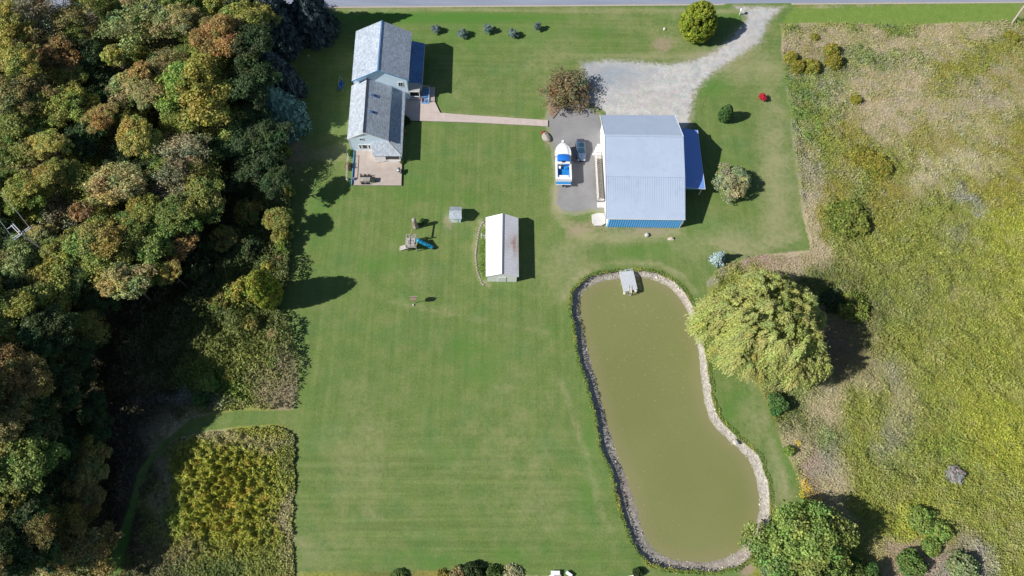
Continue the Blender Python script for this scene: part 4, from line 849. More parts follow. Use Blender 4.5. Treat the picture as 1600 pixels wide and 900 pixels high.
# birdhouse on pole
p = P(648,473.5); bh = empty('birdhouse', (p.x,p.y,0), 'small brown birdhouse on a thin pole alone in the middle of the lawn', 'birdhouse')
MB().tube([(p.x,p.y,0),(p.x,p.y,1.75)],.05).build('pole', M['woodgrey'], bh)
m_ = MB(); m_.box(p.x-.4,p.x+.4,p.y-.32,p.y+.32,1.75,2.3); m_.build('box', M['woodbrown'], bh); r_ = MB(); r_.slab([(p.x-.5,p.y-.42,2.27),(p.x+.5,p.y-.42,2.27),(p.x+.5,p.y,2.62),(p.x-.5,p.y,2.62)],.04); r_.slab([(p.x-.5,p.y,2.62),(p.x+.5,p.y,2.62),(p.x+.5,p.y+.42,2.27),(p.x-.5,p.y+.42,2.27)],.04); r_.build('roof', M['mulch'], bh)
m_ = MB(); m_.tube([(p.x-.7,p.y+.35,2.2),(p.x+.75,p.y+.1,2.9)],.03,6); m_.build('perch', M['woodgrey'], bh)
tag(MB().box(p.x-.35,p.x-.1,p.y-.6,p.y-.25,0.02,.22).build('salt_block', M['palestone'], bevel=.03), 'little whitish block at the foot of the birdhouse pole', 'block')
# patio furniture
gx_, gy_ = P(571,283.5).x, P(571,283.5).y
tb_ = empty('patio_table', (gx_,gy_,.12), 'long dark slatted patio table near the south edge of the patio', 'table')
m_ = MB()
for i in range(9): m_.box(gx_-1.0+i*.225,gx_-.84+i*.225,gy_-.42,gy_+.42,.82,.86)
m_.build('table_top', M['woodgrey'], tb_)
for sx in (-.85,.85):
    for sy in (-.35,.35): MB().box(gx_+sx-.04,gx_+sx+.04,gy_+sy-.04,gy_+sy+.04,.12,.82).build('leg', M['black'], tb_)
def chair(x, y, rz, label, grp='dark patio chairs at the table'):
    c_ = empty('patio_chair', (x,y,.12), label, 'chair', grp)
    MB().box(x-.24,x+.24,y-.22,y+.22,.52,.57).build('seat', M['black'], c_)
    b2 = MB()
    for i in range(5): b2.box(x-.23+i*.1,x-.18+i*.1,y+.2,y+.24,.57,1.05)
    b2.box(x-.24,x+.24,y+.2,y+.25,1.0,1.06); b2.build('backrest', M['black'], c_)
    for sx in (-.21,.21):
        for sy in (-.19,.19): MB().box(x+sx-.02,x+sx+.02,y+sy-.02,y+sy+.02,.12,.52).build('leg', M['black'], c_)
    c_.rotation_euler = (0,0,rz); return c_
for i, (dx_, dy_, rz, lb) in enumerate([(-.75,.75,0,'dark patio chair at the table, nearest its west end on the north side'),(0,.75,0,'dark patio chair at the middle of the table, north side'),(.75,.75,0,'dark patio chair at the table, nearest its east end on the north side'),(-.4,-.7,math.pi,'dark patio chair on the south side of the table, western one'),(.5,-.7,math.pi,'dark patio chair on the south side of the table, eastern one')]): chair(gx_+dx_, gy_+dy_, rz, lb)
gr_ = P(581,284); g_ = empty('storage_bin', (gr_.x+.1,gr_.y,.12), 'dark green deck box with a sloping lid at the east end of the patio table', 'deck box')
MB().box(gr_.x-.1,gr_.x+.75,gr_.y-.45,gr_.y+.4,.12,1.0).build('bin', M['green'], g_, bevel=.02); MB().slab([(gr_.x-.14,gr_.y-.5,1.02),(gr_.x+.79,gr_.y-.5,1.02),(gr_.x+.79,gr_.y+.45,1.1),(gr_.x-.14,gr_.y+.45,1.1)],.06).build('lid', M['black'], g_)
gl = P(624,270); g_ = empty('grill', (gl.x,gl.y,.12), 'black barbecue grill near the east edge of the patio', 'grill')
MB().box(gl.x-.25,gl.x+.25,gl.y-.45,gl.y+.45,.75,1.0).build('firebox', M['black'], g_); k = MB(); k.loft([[(gl.x+.27*math.cos(a_), yy, 1.0+.25*math.sin(a_)) for a_ in np.linspace(0, math.pi, 8)] for yy in (gl.y-.42,gl.y+.42)]); k.build('lid', M['steel'], g_, True)
for sx in (-.2,.2):
    for sy in (-.4,.4): MB().box(gl.x+sx-.025,gl.x+sx+.025,gl.y+sy-.025,gl.y+sy+.025,.12,.75).build('leg', M['black'], g_)
MB().box(gl.x-.2,gl.x+.2,gl.y-.8,gl.y-.46,.9,.93).build('side_shelf', M['woodgrey'], g_)
pt = P(553.5,281.5); pn = empty('flower_pot', (pt.x,pt.y,.12), 'blue flower pot at the south-west corner of the patio', 'flower pot'); k = MB(); k.tube([(pt.x,pt.y,.12),(pt.x,pt.y,.6)],[.2,.3],14); k.build('pot', M['canvas'], pn, True); MB().tube([(pt.x,pt.y,.58),(pt.x,pt.y,.61)],.26,12).build('soil', M['mulch'], pn)
w1, w2 = P(555,238), P(551.2,290.5); k = MB(); k.bar((w1.x-.12,w1.y,.3),(w2.x-.12,w2.y,.3),.12,.6); tag(k.build('patio_wall', M['sidingblue']), 'low blue-grey wall along the west edge of the patio', 'low wall')
a1, a2 = P(546,248), P(543.5,284); ab = empty('garden_trellis', ((a1.x+a2.x)/2,(a1.y+a2.y)/2,0), 'thin wooden trellis frame beside the west edge of the patio', 'trellis')
for q in (a1, a1.lerp(a2,.5), a2): MB().box(q.x-.05,q.x+.05,q.y-.05,q.y+.05,0,1.8).build('post', M['woodpale'], ab)
k = MB(); k.bar((a1.x,a1.y,1.8),(a2.x,a2.y,1.8),.07); k.bar((a1.x,a1.y,1.0),(a2.x,a2.y,1.0),.05); k.build('rail', M['woodpale'], ab)
pt = P(543,281); k = MB(); k.blob((pt.x,pt.y,.25),(.25,.25,.25),3,.1); tag(k.build('garden_ornament', M['palestone'], smooth=True), 'white round ornament at the foot of the trellis south end', 'ornament')
# flower pots by the entry
for (x_,y_,m_,lb) in ((660.5,158.5,'red','pot of dark red flowers at the foot of the entry steps'),(657.5,148,'yellow','pot of yellow flowers beside the porch frame')):
    p = P(x_, y_); f_ = empty('flower_pot', (p.x,p.y,.1), lb, 'flower pot'); MB().tube([(p.x,p.y,.1),(p.x,p.y,.5)],[.18,.26],12).build('pot', M['terracotta'], f_, True)
    FL = leafquads(np.array([p.x,p.y,.65])+RNG.normal(size=(160,3))*np.array([.2,.16,.1])*(1.4 if m_=='red' else 1), RNG.normal(size=(160,3))+np.array([0,0,1.2]), .1)
    me = quadmesh('flowers', FL-np.array([p.x,p.y,.1]), RNG.uniform(.6,1.3,(160,1))*np.array([(.32,.03,.07) if m_=='red' else (.65,.5,.05)]), M['leaf']); fo_ = bpy.data.objects.new('flowers', me); COL.objects.link(fo_); fo_.parent = f_
# swing seat in the shade west of the house
p = P(533,136); gs = empty('garden_swing', (p.x,p.y,0), 'blue-cushioned garden swing in tree shade west of the house', 'swing seat')
for s in (-1,1):
    MB().bar((p.x-.7,p.y+s*1.1,0),(p.x,p.y+s*1.1,2.0),.07).build('leg', M['steel'], gs); MB().bar((p.x+.7,p.y+s*1.1,0),(p.x,p.y+s*1.1,2.0),.07).build('leg', M['steel'], gs)
MB().bar((p.x,p.y-1.15,2.0),(p.x,p.y+1.15,2.0),.08).build('top_bar', M['steel'], gs); MB().slab([(p.x-.3,p.y-.9,.5),(p.x+.3,p.y-.9,.5),(p.x+.3,p.y+.9,.5),(p.x-.3,p.y+.9,.5)],.1).build('seat', M['canvas'], gs); MB().slab([(p.x+.3,p.y-.9,.5),(p.x+.5,p.y-.9,1.1),(p.x+.5,p.y+.9,1.1),(p.x+.3,p.y+.9,.5)],.08).build('backrest', M['canvas'], gs)
# white hives / boxes at the bottom edge
for (x_,y_,w0,h0,z0,rz,lb,m_) in ((865,895,.75,.5,.5,0,'left of the two white hive boxes side by side at the lawn bottom edge','white'),(871.5,895,.55,.5,.55,0,'right of the two white hive boxes side by side at the lawn bottom edge','white'),(863,902,.7,.8,.4,.5,'white hive box standing askew south of the side-by-side pair','white'),(871,902,1.0,.8,.35,0,'grey weathered hive box south of the white side-by-side pair','woodgrey'),(889,897,.95,.4,.5,-.6,'white hive box standing apart at an angle east of the others','white'),(986,903,.8,.6,.4,.2,'white hive box by the tall grass near the pond south end','white')):
    p = P(x_, y_, z0); h_ = empty('beehive', (p.x,p.y,0), lb, 'beehive', 'beehive boxes at the bottom edge', rz)
    MB().box(p.x-w0/2,p.x+w0/2,p.y-h0/2,p.y+h0/2,.1,z0).build('hive_body', M[m_], h_, bevel=.01); MB().box(p.x-w0/2-.04,p.x+w0/2+.04,p.y-h0/2-.04,p.y+h0/2+.04,z0,z0+.06).build('lid', M[m_], h_); MB().box(p.x-w0/2+.05,p.x+w0/2-.05,p.y-h0/2+.05,p.y+h0/2-.05,0,.1).build('stand', M['woodgrey'], h_)
# stone edging of the shed bed
eg = smoothpoly([(752,353),(746,372),(743,398),(747,425),(756,438),(766,444)], 4, False); eg = smoothpoly(PL([(757,352),(749,360),(745,385),(743.5,405),(748,430),(757,440)]), 6, True)[:30]
k = MB()
for i, q in enumerate(eg): k.blob((q[0],q[1],.06),(.22,.2,.12),i,.2,8,5)
tag(k.build('stone_edging', M['stone'], smooth=True), 'curved row of low edging stones round the bed west of the long shed', 'edging')

# ================================================================ UTILITY POLES AND WIRES
def pole_tree(base, h, lean, label, arms):
    o = empty('utility_pole', base, label, 'utility pole'); b0 = Vector(base); tp = b0+Vector((lean[0],lean[1],h))
    MB().tube([b0, b0.lerp(tp,.5), tp],[.2,.16,.12],10).build('pole', M['pole'], o)
    return o, tp
top = P(30,363,16.0); up_, tp = pole_tree((top.x,top.y,0), 16.2, (0,0), 'tall utility pole with crossed double crossarms standing among the western trees', None)
d1 = (P(33,367,16)-P(16,349,16)).normalized(); d2 = (P(43,355,16)-P(19,372,16)).normalized()
u3 = Vector((0,0,1)); c0 = Vector((top.x,top.y,15.9))
for off in (-.16,.16):
    nn = u3.cross(d1)*off; MB().bar(c0+nn-d1*2.1, c0+nn+d1*.5, .11).build('crossarm', M['insul'], up_)
    nn = u3.cross(d2)*off; MB().bar(c0+nn-d2*1.3-u3*.4, c0+nn+d2*1.6-u3*.4, .11).build('crossarm', M['insul'], up_)
brc = MB(); brc.bar(c0-d1*1.9, c0-d1*1.9-d2*.9, .09); brc.build('brace', M['insul'], up_)
ends = [c0+d2*1.5-u3*.3, c0-d2*1.25-u3*.3, c0-d1*.1-u3*.1]
for e in ends: MB().tube([e-u3*.15,e+u3*.25],[.07,.05],8).build('insulator', M['insul'], up_)
wl_ = [(ends[0], P(-60,230,15.5), 'thin power line from the crossed pole to the upper left, nearer the house'), (ends[1], P(-60,275,15.5), 'thin power line leaving the crossed pole to the upper left, outer one'), (ends[2], P(110,420,11), 'thin power line from the crossed pole down into the trees')]
for a_, b_3, lb in wl_:
    pts = [a_.lerp(b_3, t_)-Vector((0,0,1.0*math.sin(math.pi*t_)*.8)) for t_ in np.linspace(0,1,10)]
    tag(MB().tube(pts, .03, 6).build('power_line', M['wire']), lb, 'power line', 'power lines')
p = P(1580.5,37); p2, tp = pole_tree((p.x,p.y,0), 10.5, (.6,2.6), 'leaning pale wooden utility pole at the roadside in the top right corner', None)
MB().bar(tp-Vector((1.1,0,.5)), tp-Vector((-1.1,0,.5)), .1).build('crossarm', M['pole'], p2)
p = P(1592,52); gg = tag(MB().tube([(p.x,p.y,0),(p.x+.9,p.y+1.2,3.2)],[.05,.04],8).build('guy_guard', M['yellow']), 'short pale yellow guy-wire guard south of the roadside pole', 'guy guard')

# ================================================================ VEGETATION
def crown_mesh(name, seed, ncl, npl, leaf, shape='round', rc=(.2,.34), mat='leaf'):
    rg = np.random.default_rng(seed); pos = []; nr = []; col = []
    lob = rg.normal(size=(7, 3)); lob /= np.linalg.norm(lob, axis=1, keepdims=True); la = rg.uniform(.1, .35, 7)
    K = 12; aa = rg.uniform(0, 6.28)+np.arange(K)*2.4; qq = np.sqrt((np.arange(K)+.4)/K)*.84*rg.uniform(.7, 1.2, K)
    LC = np.stack([np.cos(aa)*qq, np.sin(aa)*qq, .42-.62*qq+rg.uniform(-.22, .26, K)], 1); LR = rg.uniform(.20, .40, K)*(1.1-.25*qq); LH = rg.normal(0, .09, (K, 3))*np.array([1.2, .5, .6])
    for i in range(ncl):
        q = 0
        d = rg.normal(size=3); d /= np.linalg.norm(d)
        if shape == 'round':
            if d[2] < -.45: d[2] *= -1
            q = rg.integers(0, len(LC)); c = LC[q]+d*LR[q]*rg.uniform(.6, 1.0)**.5*np.array([1, 1, .9]); d = d*.7+LC[q]
        elif shape == 'cedar':
            z = rg.uniform(-1, 1); q = np.sqrt(max(0, 1-((z+.25)/1.25 if z > -.25 else (z+.25)/.75)**2))**(1.2); a = rg.uniform(0, 6.28)
            c = np.array([np.cos(a)*q*.78, np.sin(a)*q*.78, z]); d = np.array([np.cos(a), np.sin(a), .5]); d /= np.linalg.norm(d)
        elif shape == 'mound':
            d[2] = abs(d[2]); c = d*rg.uniform(.5, .85); c[2] = c[2]*.8
        r = rg.uniform(*rc); hue = rg.normal(0, .08, 3)*np.array([1, .6, .7])+rg.normal(0, .13)+(LH[q] if shape == 'round' else 0)
        e = rg.normal(size=(npl, 3))+d*1.1; e /= np.linalg.norm(e, axis=1, keepdims=True)
        p = c+e*r*(rg.uniform(.2, 1.6, (npl, 1))**.85)*np.array([1, 1, .8]); pos.append(p); nr.append(e+rg.normal(size=(npl, 3))*.85+np.array([0,0,.25]))
        col.append(np.clip(1+hue, .45, 1.6)*np.clip(1+rg.normal(0, .17, (npl, 1)), .5, 1.6))
    pos, nr, col = map(np.concatenate, (pos, nr, col)); sz = leaf*rg.uniform(.6, 1.3, len(pos))
    k = rg.random(len(pos)) < .10; cp = pos[k]*.72; pos = np.concatenate([pos, cp]); nr = np.concatenate([nr, nr[k]+rg.normal(size=cp.shape)*.3]); col = np.concatenate([col, col[k]]); sz = np.concatenate([sz, np.full(len(cp), leaf*2.6)])
    return quadmesh(name, leafquads(pos, nr, sz, 1.25, rg), col, M[mat])
def spruce_mesh(name, seed, tiers, nb0, npb, leaf, rbase=1.0):
    """unit radius, z 0..1 (scaled to height)"""
    rg = np.random.default_rng(seed); pos = []; nr = []; al = []; col = []
    for t in range(tiers):
        f = t/(tiers-1); z0 = .06+.92*f; R = rbase*(1-f)**.85*.95+.03; nb = max(4, int(nb0*(1-f*.8)))
        for k in range(nb):
            a = 2*math.pi*(k+rg.random())/nb; L = R*rg.uniform(.75, 1.08); u = np.sqrt(rg.random(npb)); w_ = rg.normal(0, 1, npb)*.10*(1-u*.5)*(R+.25)
            dr = np.array([math.cos(a), math.sin(a)]); pr = np.array([-dr[1], dr[0]])
            p = np.stack([dr[0]*u*L+pr[0]*w_, dr[1]*u*L+pr[1]*w_, z0-.10*u*(1-f)+.03*u**3+rg.normal(0, .006, npb)], 1)
            pos.append(p); nr.append(np.stack([rg.normal(0, .5, npb)+dr[0]*.35, rg.normal(0, .5, npb)+dr[1]*.35, np.ones(npb)], 1)); al.append(np.tile([dr[0], dr[1], -.1], (npb, 1)))
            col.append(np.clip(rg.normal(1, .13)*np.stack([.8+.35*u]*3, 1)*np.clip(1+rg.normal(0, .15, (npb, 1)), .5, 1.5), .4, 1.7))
    pos, nr, al, col = map(np.concatenate, (pos, nr, al, col))
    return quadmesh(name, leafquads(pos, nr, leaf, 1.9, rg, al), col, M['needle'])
def willow_mesh(name, seed):
    """unit radius; arching boughs ending in hanging tassels"""
    rg = np.random.default_rng(seed); pos = []; nr = []; al = []; col = []
    for i in range(700):
        a = rg.uniform(0, 6.28); q = math.sqrt(rg.random())*.93; z = .78*math.sqrt(max(0, 1-q*q*.92))*rg.uniform(.72, 1.05)
        lob = 1+.10*math.sin(3*a+.8)+.09*math.sin(5*a+2)+.04*math.sin(13*a); z *= 1+.13*math.sin(9*q+4*math.sin(2*a+1)); c = np.array([math.cos(a)*q*lob, math.sin(a)*q*lob, z])
        out = np.array([math.cos(a+(da := rg.normal(0,.8))), math.sin(a+da), 0]); hue = np.array([rg.normal(0,.06), rg.normal(0,.04), rg.normal(0,.08)])+rg.normal(0,.08)
        for s in range(13):
            o2 = out+rg.normal(0, .45, 3); o2[2] = 0; o2 /= np.linalg.norm(o2); n = 17; u = np.linspace(.05, 1, n)+rg.normal(0, .03, n)
            Ls = rg.uniform(.07, .2); p = c+np.outer(u*Ls, o2)+np.outer(.05*u-.22*u**2.2, [0,0,1])+rg.normal(0, .009, (n, 3))
            pos.append(p); t = np.outer(np.ones(n), o2)+np.outer(.05-.5*u, [0,0,1]); al.append(t)
            nr.append(np.outer(.3+u, o2)*.5+rg.normal(0, .4, (n, 3))+np.array([0,0,.9])); col.append(np.clip((1+hue)*np.clip(1+rg.normal(0, .14, (n, 1)), .5, 1.5), .4, 1.7))
    pos, nr, al, col = map(np.concatenate, (pos, nr, al, col))
    return quadmesh(name, leafquads(pos, nr, .0145, 2.4, rg, al), col, M['leaf'])
def trunk_mesh(name, seed, limbs=7, mat='bark', twigs=0):
    """xy in crown radii, z 0..1 = ground to crown centre"""
    rg = random.Random(seed); m = MB(); m.tube([(0,0,0),(.01,.0,.12),(.02,.01,.5),(0,.02,1.0),(0,.01,1.12)],[.085,.06,.048,.03,.01],8)
    for i in range(limbs):
        a = rg.uniform(0,6.28); z0 = rg.uniform(.55,.9); L = rg.uniform(.4,.75); b = z0+rg.uniform(.06,.2)
        pts = [(0,0,z0),(math.cos(a)*L*.5,math.sin(a)*L*.5,z0+(b-z0)*.7),(math.cos(a+.15)*L,math.sin(a+.15)*L,b+.05)]; m.tube(pts,[.028,.018,.006],5)
        for k in range(twigs):
            t = rg.uniform(.3,1); q = Vector(pts[1]).lerp(Vector(pts[2]),t); a2 = a+rg.uniform(-1.1,1.1); l2 = rg.uniform(.15,.38)
            q2 = q+Vector((math.cos(a2)*l2,math.sin(a2)*l2,rg.uniform(.02,.16))); m.tube([q,q2],[.010,.004],3,False)
            for k2 in range(2):
                a3 = a2+rg.uniform(-.8,.8); q3 = q.lerp(q2,rg.uniform(.5,1)); m.tube([q3,q3+Vector((math.cos(a3)*.14,math.sin(a3)*.14,rg.uniform(.0,.07)))],[.006,.003],3,False)
    me = bpy.data.meshes.new(name); me.from_pydata(m.v, [], m.f); me.materials.append(M[mat]); return me
_pb = NB('loose_stone'); paint_attr = _pb.fin(_pb.attr('Col'), .9, .2)
CR = dict(
 big=[crown_mesh('crown_large', s, 330, 85, .042, rc=(.09,.17)) for s in (1,2,3)],
 mid=[crown_mesh('crown_medium', s, 190, 75, .058, rc=(.11,.2)) for s in (11,12,13,14)],
 small=[crown_mesh('crown_small', s, 80, 50, .115, rc=(.15,.27)) for s in (21,22,23)],
 sparse=[crown_mesh('crown_sparse', s, 130, 40, .05, rc=(.12,.26)) for s in (31,32)],
 cedar=[crown_mesh('crown_cedar', s, 420, 46, .06, 'cedar', (.07,.12)) for s in (41,)],
 bush=[crown_mesh('foliage_mound', s, 90, 60, .10, 'mound', (.13,.26)) for s in (51,52)],
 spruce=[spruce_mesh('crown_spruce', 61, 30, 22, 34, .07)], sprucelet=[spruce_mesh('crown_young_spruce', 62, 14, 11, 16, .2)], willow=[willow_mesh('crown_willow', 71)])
TR = dict(n=[trunk_mesh('trunk_mesh', s) for s in (1,2)], bare=[trunk_mesh('bare_trunk_mesh', s, 16, 'palebark', 9) for s in (3,4)])
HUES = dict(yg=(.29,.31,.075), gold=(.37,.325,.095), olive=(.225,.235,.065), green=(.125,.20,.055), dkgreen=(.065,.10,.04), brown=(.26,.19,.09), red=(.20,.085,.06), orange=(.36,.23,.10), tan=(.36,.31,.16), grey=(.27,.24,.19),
 pale=(.22,.28,.13), spruce=(.13,.23,.19), bluespruce=(.25,.33,.33), shade_navy=(.05,.075,.08), willow=(.36,.39,.125), lime=(.21,.30,.075), silver=(.33,.32,.32), cedar=(.23,.28,.035), scarlet=(.55,.04,.07), rust=(.23,.19,.10), young=(.18,.26,.24), fresh=(.10,.20,.06), beige=(.41,.41,.23), golden=(.27,.265,.05), fieldgreen=(.17,.21,.045))  # the near-black spruce hue has the shade over those crowns painted in
_k = [0]
def tree(px, py, rpx, h, hue, label, kind=None, cat='tree', group=None, name='deciduous_tree', zs=.85, zc=None):
    _k[0] += 1; i = _k[0]
    if zc is None: zc = h*.5
    R = (P(px+rpx, py, zc)-P(px, py, zc)).length
    if kind not in ('spruce','sprucelet','cedar','bush'): zc = max(h-R*zs, h*.45)
    elif kind == 'bush': zc = 0
    elif kind in ('spruce','sprucelet'): zc = h*.45
    else: zc = h*.5
    p = P(px, py, zc); R = (P(px+rpx, py, zc)-p).length
    if kind is None: kind = 'big' if R > 5 else 'mid' if R > 2.3 else 'small'
    o = empty(name, (p.x, p.y, 0), label, cat, group)
    bare = kind == 'bare'; me = random.choice(CR['sparse'] if bare else CR[kind])
    c = bpy.data.objects.new('crown', me); COL.objects.link(c); c.parent = o; c.rotation_euler = (0, 0, random.uniform(0, 6.28))
    hv = HUES[hue]; hv = [v*.62+q*.38 for v, q in zip(hv, (.28,.28,.075))] if group and 'shade_navy' not in hue and hue not in ('dkgreen','spruce') and ('western' in group or 'understorey' in group) else hv
    j = random.uniform(.9, 1.15)*(1.35 if group and 'western' in group and hue != 'shade_navy' or group and 'understorey' in group else 1.15); c.color = (*[v*j for v in hv], 1)
    if kind in ('spruce','sprucelet'): c.scale = (R, R, h)
    elif kind == 'cedar': c.scale = (R, R, h*.5); c.location = (0,0,h*.5)
    elif kind == 'bush': c.scale = (R, R, h/.9)
    else:
        wx_, wy_ = (random.uniform(1.0, 1.35), random.uniform(.9, 1.15)) if group and ('western' in group or 'understorey' in group) else (1, 1)
        c.scale = (R*wx_, R*wy_, max((h-zc)/.85, R*.6)*(1 if wx_ == 1 else .85)); c.location = (0,0,zc)
    t = bpy.data.objects.new('trunk', random.choice(TR['bare' if bare else 'n'])); COL.objects.link(t); t.parent = o
    t.rotation_euler = (0, 0, random.uniform(0, 6.28)); t.scale = (R if bare else min(R, 6), R if bare else min(R, 6), {'cedar': h*.6, 'bush': h*.6}.get(kind, zc if kind not in ('spruce','sprucelet') else h*.78))
    if kind in ('spruce','sprucelet','cedar','bush'): t.scale = (R*.5, R*.5, t.scale.z)
    return o
WG = 'trees of the western wood'
FOREST = [ # px, py, r, h, hue, kind, label
 (310,145,66,17,'yg','big','big yellow-green maple west of the teal spruce'),
 (345,62,42,17,'orange','big','orange-tinted maple crown directly above the big yellow-green maple'),
 (378,38,34,15,'olive',None,'olive maple crown between the orange-tinted maple and the dark spruces'),
 (276,35,30,15,'tan',None,'tan-green tree crown at the top edge, left of the orange-tinted maple'),
 (215,45,42,15,'pale','sparse','pale green thin tree with bare twigs at the top edge of the wood'),
 (262,100,26,14,'rust','bare','brown half-bare tree beside the west flank of the big yellow-green maple'),
 (120,40,36,14,'brown','bare','bare brownish tree top at the upper edge of the wood'),
 (105,60,26,13,'green',None,'bright green crown below the bare brownish treetop'),
 (55,22,40,17,'grey','bare','grey leafless tree at the upper left of the wood'),
 (12,45,36,18,'gold',None,'golden olive crown in the upper left corner'),
 (30,92,30,18,'gold',None,'yellowish crown right of the leaning dark trunk'),
 (85,85,34,15,'red',None,'dark red crown in the upper left of the wood'),
 (138,92,30,13,'dkgreen',None,'dark green crown east of the dark red one'),
 (55,150,34,16,'brown',None,'brown-red crown between the dark red crown and the yellow ones below'),
 (112,118,28,13,'olive',None,'olive crown just below the dark red one'),
 (178,88,18,14,'yg',None,'little yellow-green crown left of the small orange one'),
 (220,115,17,14,'orange',None,'small bright orange crown in the middle of the wood'),
 (165,140,36,11,'dkgreen',None,'dark shaded crown under the small orange one'),
 (235,148,25,14,'tan',None,'tan-yellow crown below the small orange one'),
 (105,165,38,15,'yg',None,'yellow-olive crown over the bright yellow strip'),
 (20,150,30,17,'rust',None,'rusty crown at the left edge above the large green tree'),
 (158,185,24,14,'orange',None,'orange-brown small crown right of the yellow-olive one'),
 (30,225,52,15,'green','big','large green tree at the left edge'),
 (78,228,26,15,'gold',None,'bright yellow crown right of the large green tree'),
 (132,215,34,12,'dkgreen',None,'dark green crown between the yellow strips'),
 (215,218,32,14,'gold',None,'golden crown left of the grey leafless tree'),
 (282,235,36,13,'grey','bare','grey-brown leafless tree south of the big yellow-green maple'),
 (270,290,38,12,'grey','bare','silvery bare tree at the inner edge of the brush'),
 (330,235,34,9,'dkgreen',None,'shaded green tree under the big maple'),
 (80,272,24,14,'gold',None,'yellow crown above the grey-brown one by the utility pole'),
 (40,300,32,14,'yg',None,'yellow-green crown north of the utility pole'),
 (92,330,38,10,'grey','bare','grey-brown twiggy crown east of the utility pole'),
 (128,332,17,13,'red',None,'small red crown east of the utility pole'),
 (190,290,40,14,'tan',None,'large tan-yellow crown in the middle of the wood'),
 (228,330,30,12,'yg',None,'yellow-green crown below the large tan-yellow one'),
 (255,270,20,11,'green',None,'small green crown beside the silvery bare tree'),
 (160,385,50,14,'olive','big','broad olive-yellow crown south-east of the utility pole'),
 (235,380,36,11,'green',None,'mid green crown east of the broad olive-yellow one'),
 (100,395,32,13,'yg',None,'yellow-green crown just below the utility pole'),
 (30,410,44,14,'pale',None,'pale grey-green crown at the left edge below the utility pole'),
 (80,450,44,14,'olive',None,'olive-brown crown below the yellow-green one'),
 (200,440,34,12,'tan',None,'tan-yellow crown at the shadowed edge of the wood'),
 (268,425,18,9,'gold',None,'small yellow crown in the dark brush'),
 (285,385,20,8,'red',None,'small reddish crown in the dark brush'),
 (15,500,44,17,'olive',None,'olive tall crown at the left edge, second below the pole'),
 (70,520,46,16,'dkgreen','big','dark green tall crown on the west side of the dark hollow'),
 (30,590,50,19,'brown','big','tall brown crown with orange tips at the left edge'),
 (85,610,40,13,'dkgreen',None,'dark crown east of the tall brown one'),
 (8,660,40,18,'rust',None,'rust-coloured crown at the left edge below the tall brown one'),
 (35,725,46,15,'green',None,'green crown above the fallen sunlit trunk'),
 (90,700,34,8,'dkgreen',None,'shaded crown east of the green one'),
 (30,860,50,12,'dkgreen',None,'dark crown in the bottom left corner'),
 (95,820,34,7,'olive',None,'olive crown above the bottom left corner trees'),
 (85,880,30,8,'tan','sparse','thin tan-green crown at the bottom edge on the left'),
 (-40,120,60,14,'olive','big','olive tree beyond the left edge near the top'),(-45,330,60,15,'green','big','green tree beyond the left edge'),(-50,480,60,19,'olive','big','tall olive tree beyond the left edge, lower middle'),(-55,620,60,23,'dkgreen','big','tall dark tree beyond the left edge'),(-50,760,60,17,'olive','big','olive tree beyond the left edge near the bottom'),
 (-120,560,70,24,'dkgreen','big','tallest dark tree beyond the left edge'),(-110,690,60,17,'olive','big','far olive tree beyond the left edge low down'),(-100,420,60,17,'olive','big','far olive tree beyond the left edge mid height')]
for a_ in FOREST: tree(a_[0], a_[1], a_[2], a_[3], a_[4], a_[6], a_[5], group=WG)
tree(432,166,50,10,'spruce','tall teal-green spruce standing at the east edge of the wood','spruce',name='spruce_tree',group=WG)
tree(425,112,46,13,'shade_navy','dark shaded spruce just behind the teal-green one','spruce',name='spruce_tree',group=WG)
tree(430,24,48,15,'shade_navy','dark blue-black spruce at the top edge, western of the two','spruce',name='spruce_tree',group=WG)
tree(480,12,44,15,'shade_navy','dark blue-black spruce at the top edge, next to the road','spruce',name='spruce_tree',group=WG)
tree(412,452,28,10.5,'cedar','tall dense green cedar at the lawn edge throwing a long pointed shadow','cedar',name='cedar_tree',group=WG)
tree(432,285,22,8.5,'dkgreen','thin dark tree at the lawn edge casting a lacy shadow','mid',group=WG)
tree(436,345,20,6.2,'olive','small olive tree at the lawn edge with a long narrow shadow','mid',group=WG)
tree(402,262,32,8,'dkgreen','shaded green tree behind the thin lawn-edge tree','sparse',group=WG)
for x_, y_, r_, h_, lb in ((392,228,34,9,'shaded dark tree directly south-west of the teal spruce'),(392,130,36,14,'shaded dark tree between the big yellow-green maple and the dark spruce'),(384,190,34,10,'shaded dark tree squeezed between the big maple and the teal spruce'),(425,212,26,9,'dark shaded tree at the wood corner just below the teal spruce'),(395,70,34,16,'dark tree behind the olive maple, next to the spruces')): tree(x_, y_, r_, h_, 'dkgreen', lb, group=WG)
FILL = {'olive':'olive understorey tree half hidden between the taller crowns of the western wood','dkgreen':'dark green understorey tree half hidden in the western wood','brown':'brownish understorey tree half hidden between the taller western crowns','yg':'yellow-green understorey tree in a gap of the western wood','tan':'dull tan understorey tree in a gap of the western wood','green':'mid green understorey tree in a gap of the western wood'}
pts_ = [(a[0], a[1], a[2]) for a in FOREST]; rf_ = random.Random(5); tries = 0; nf = 0
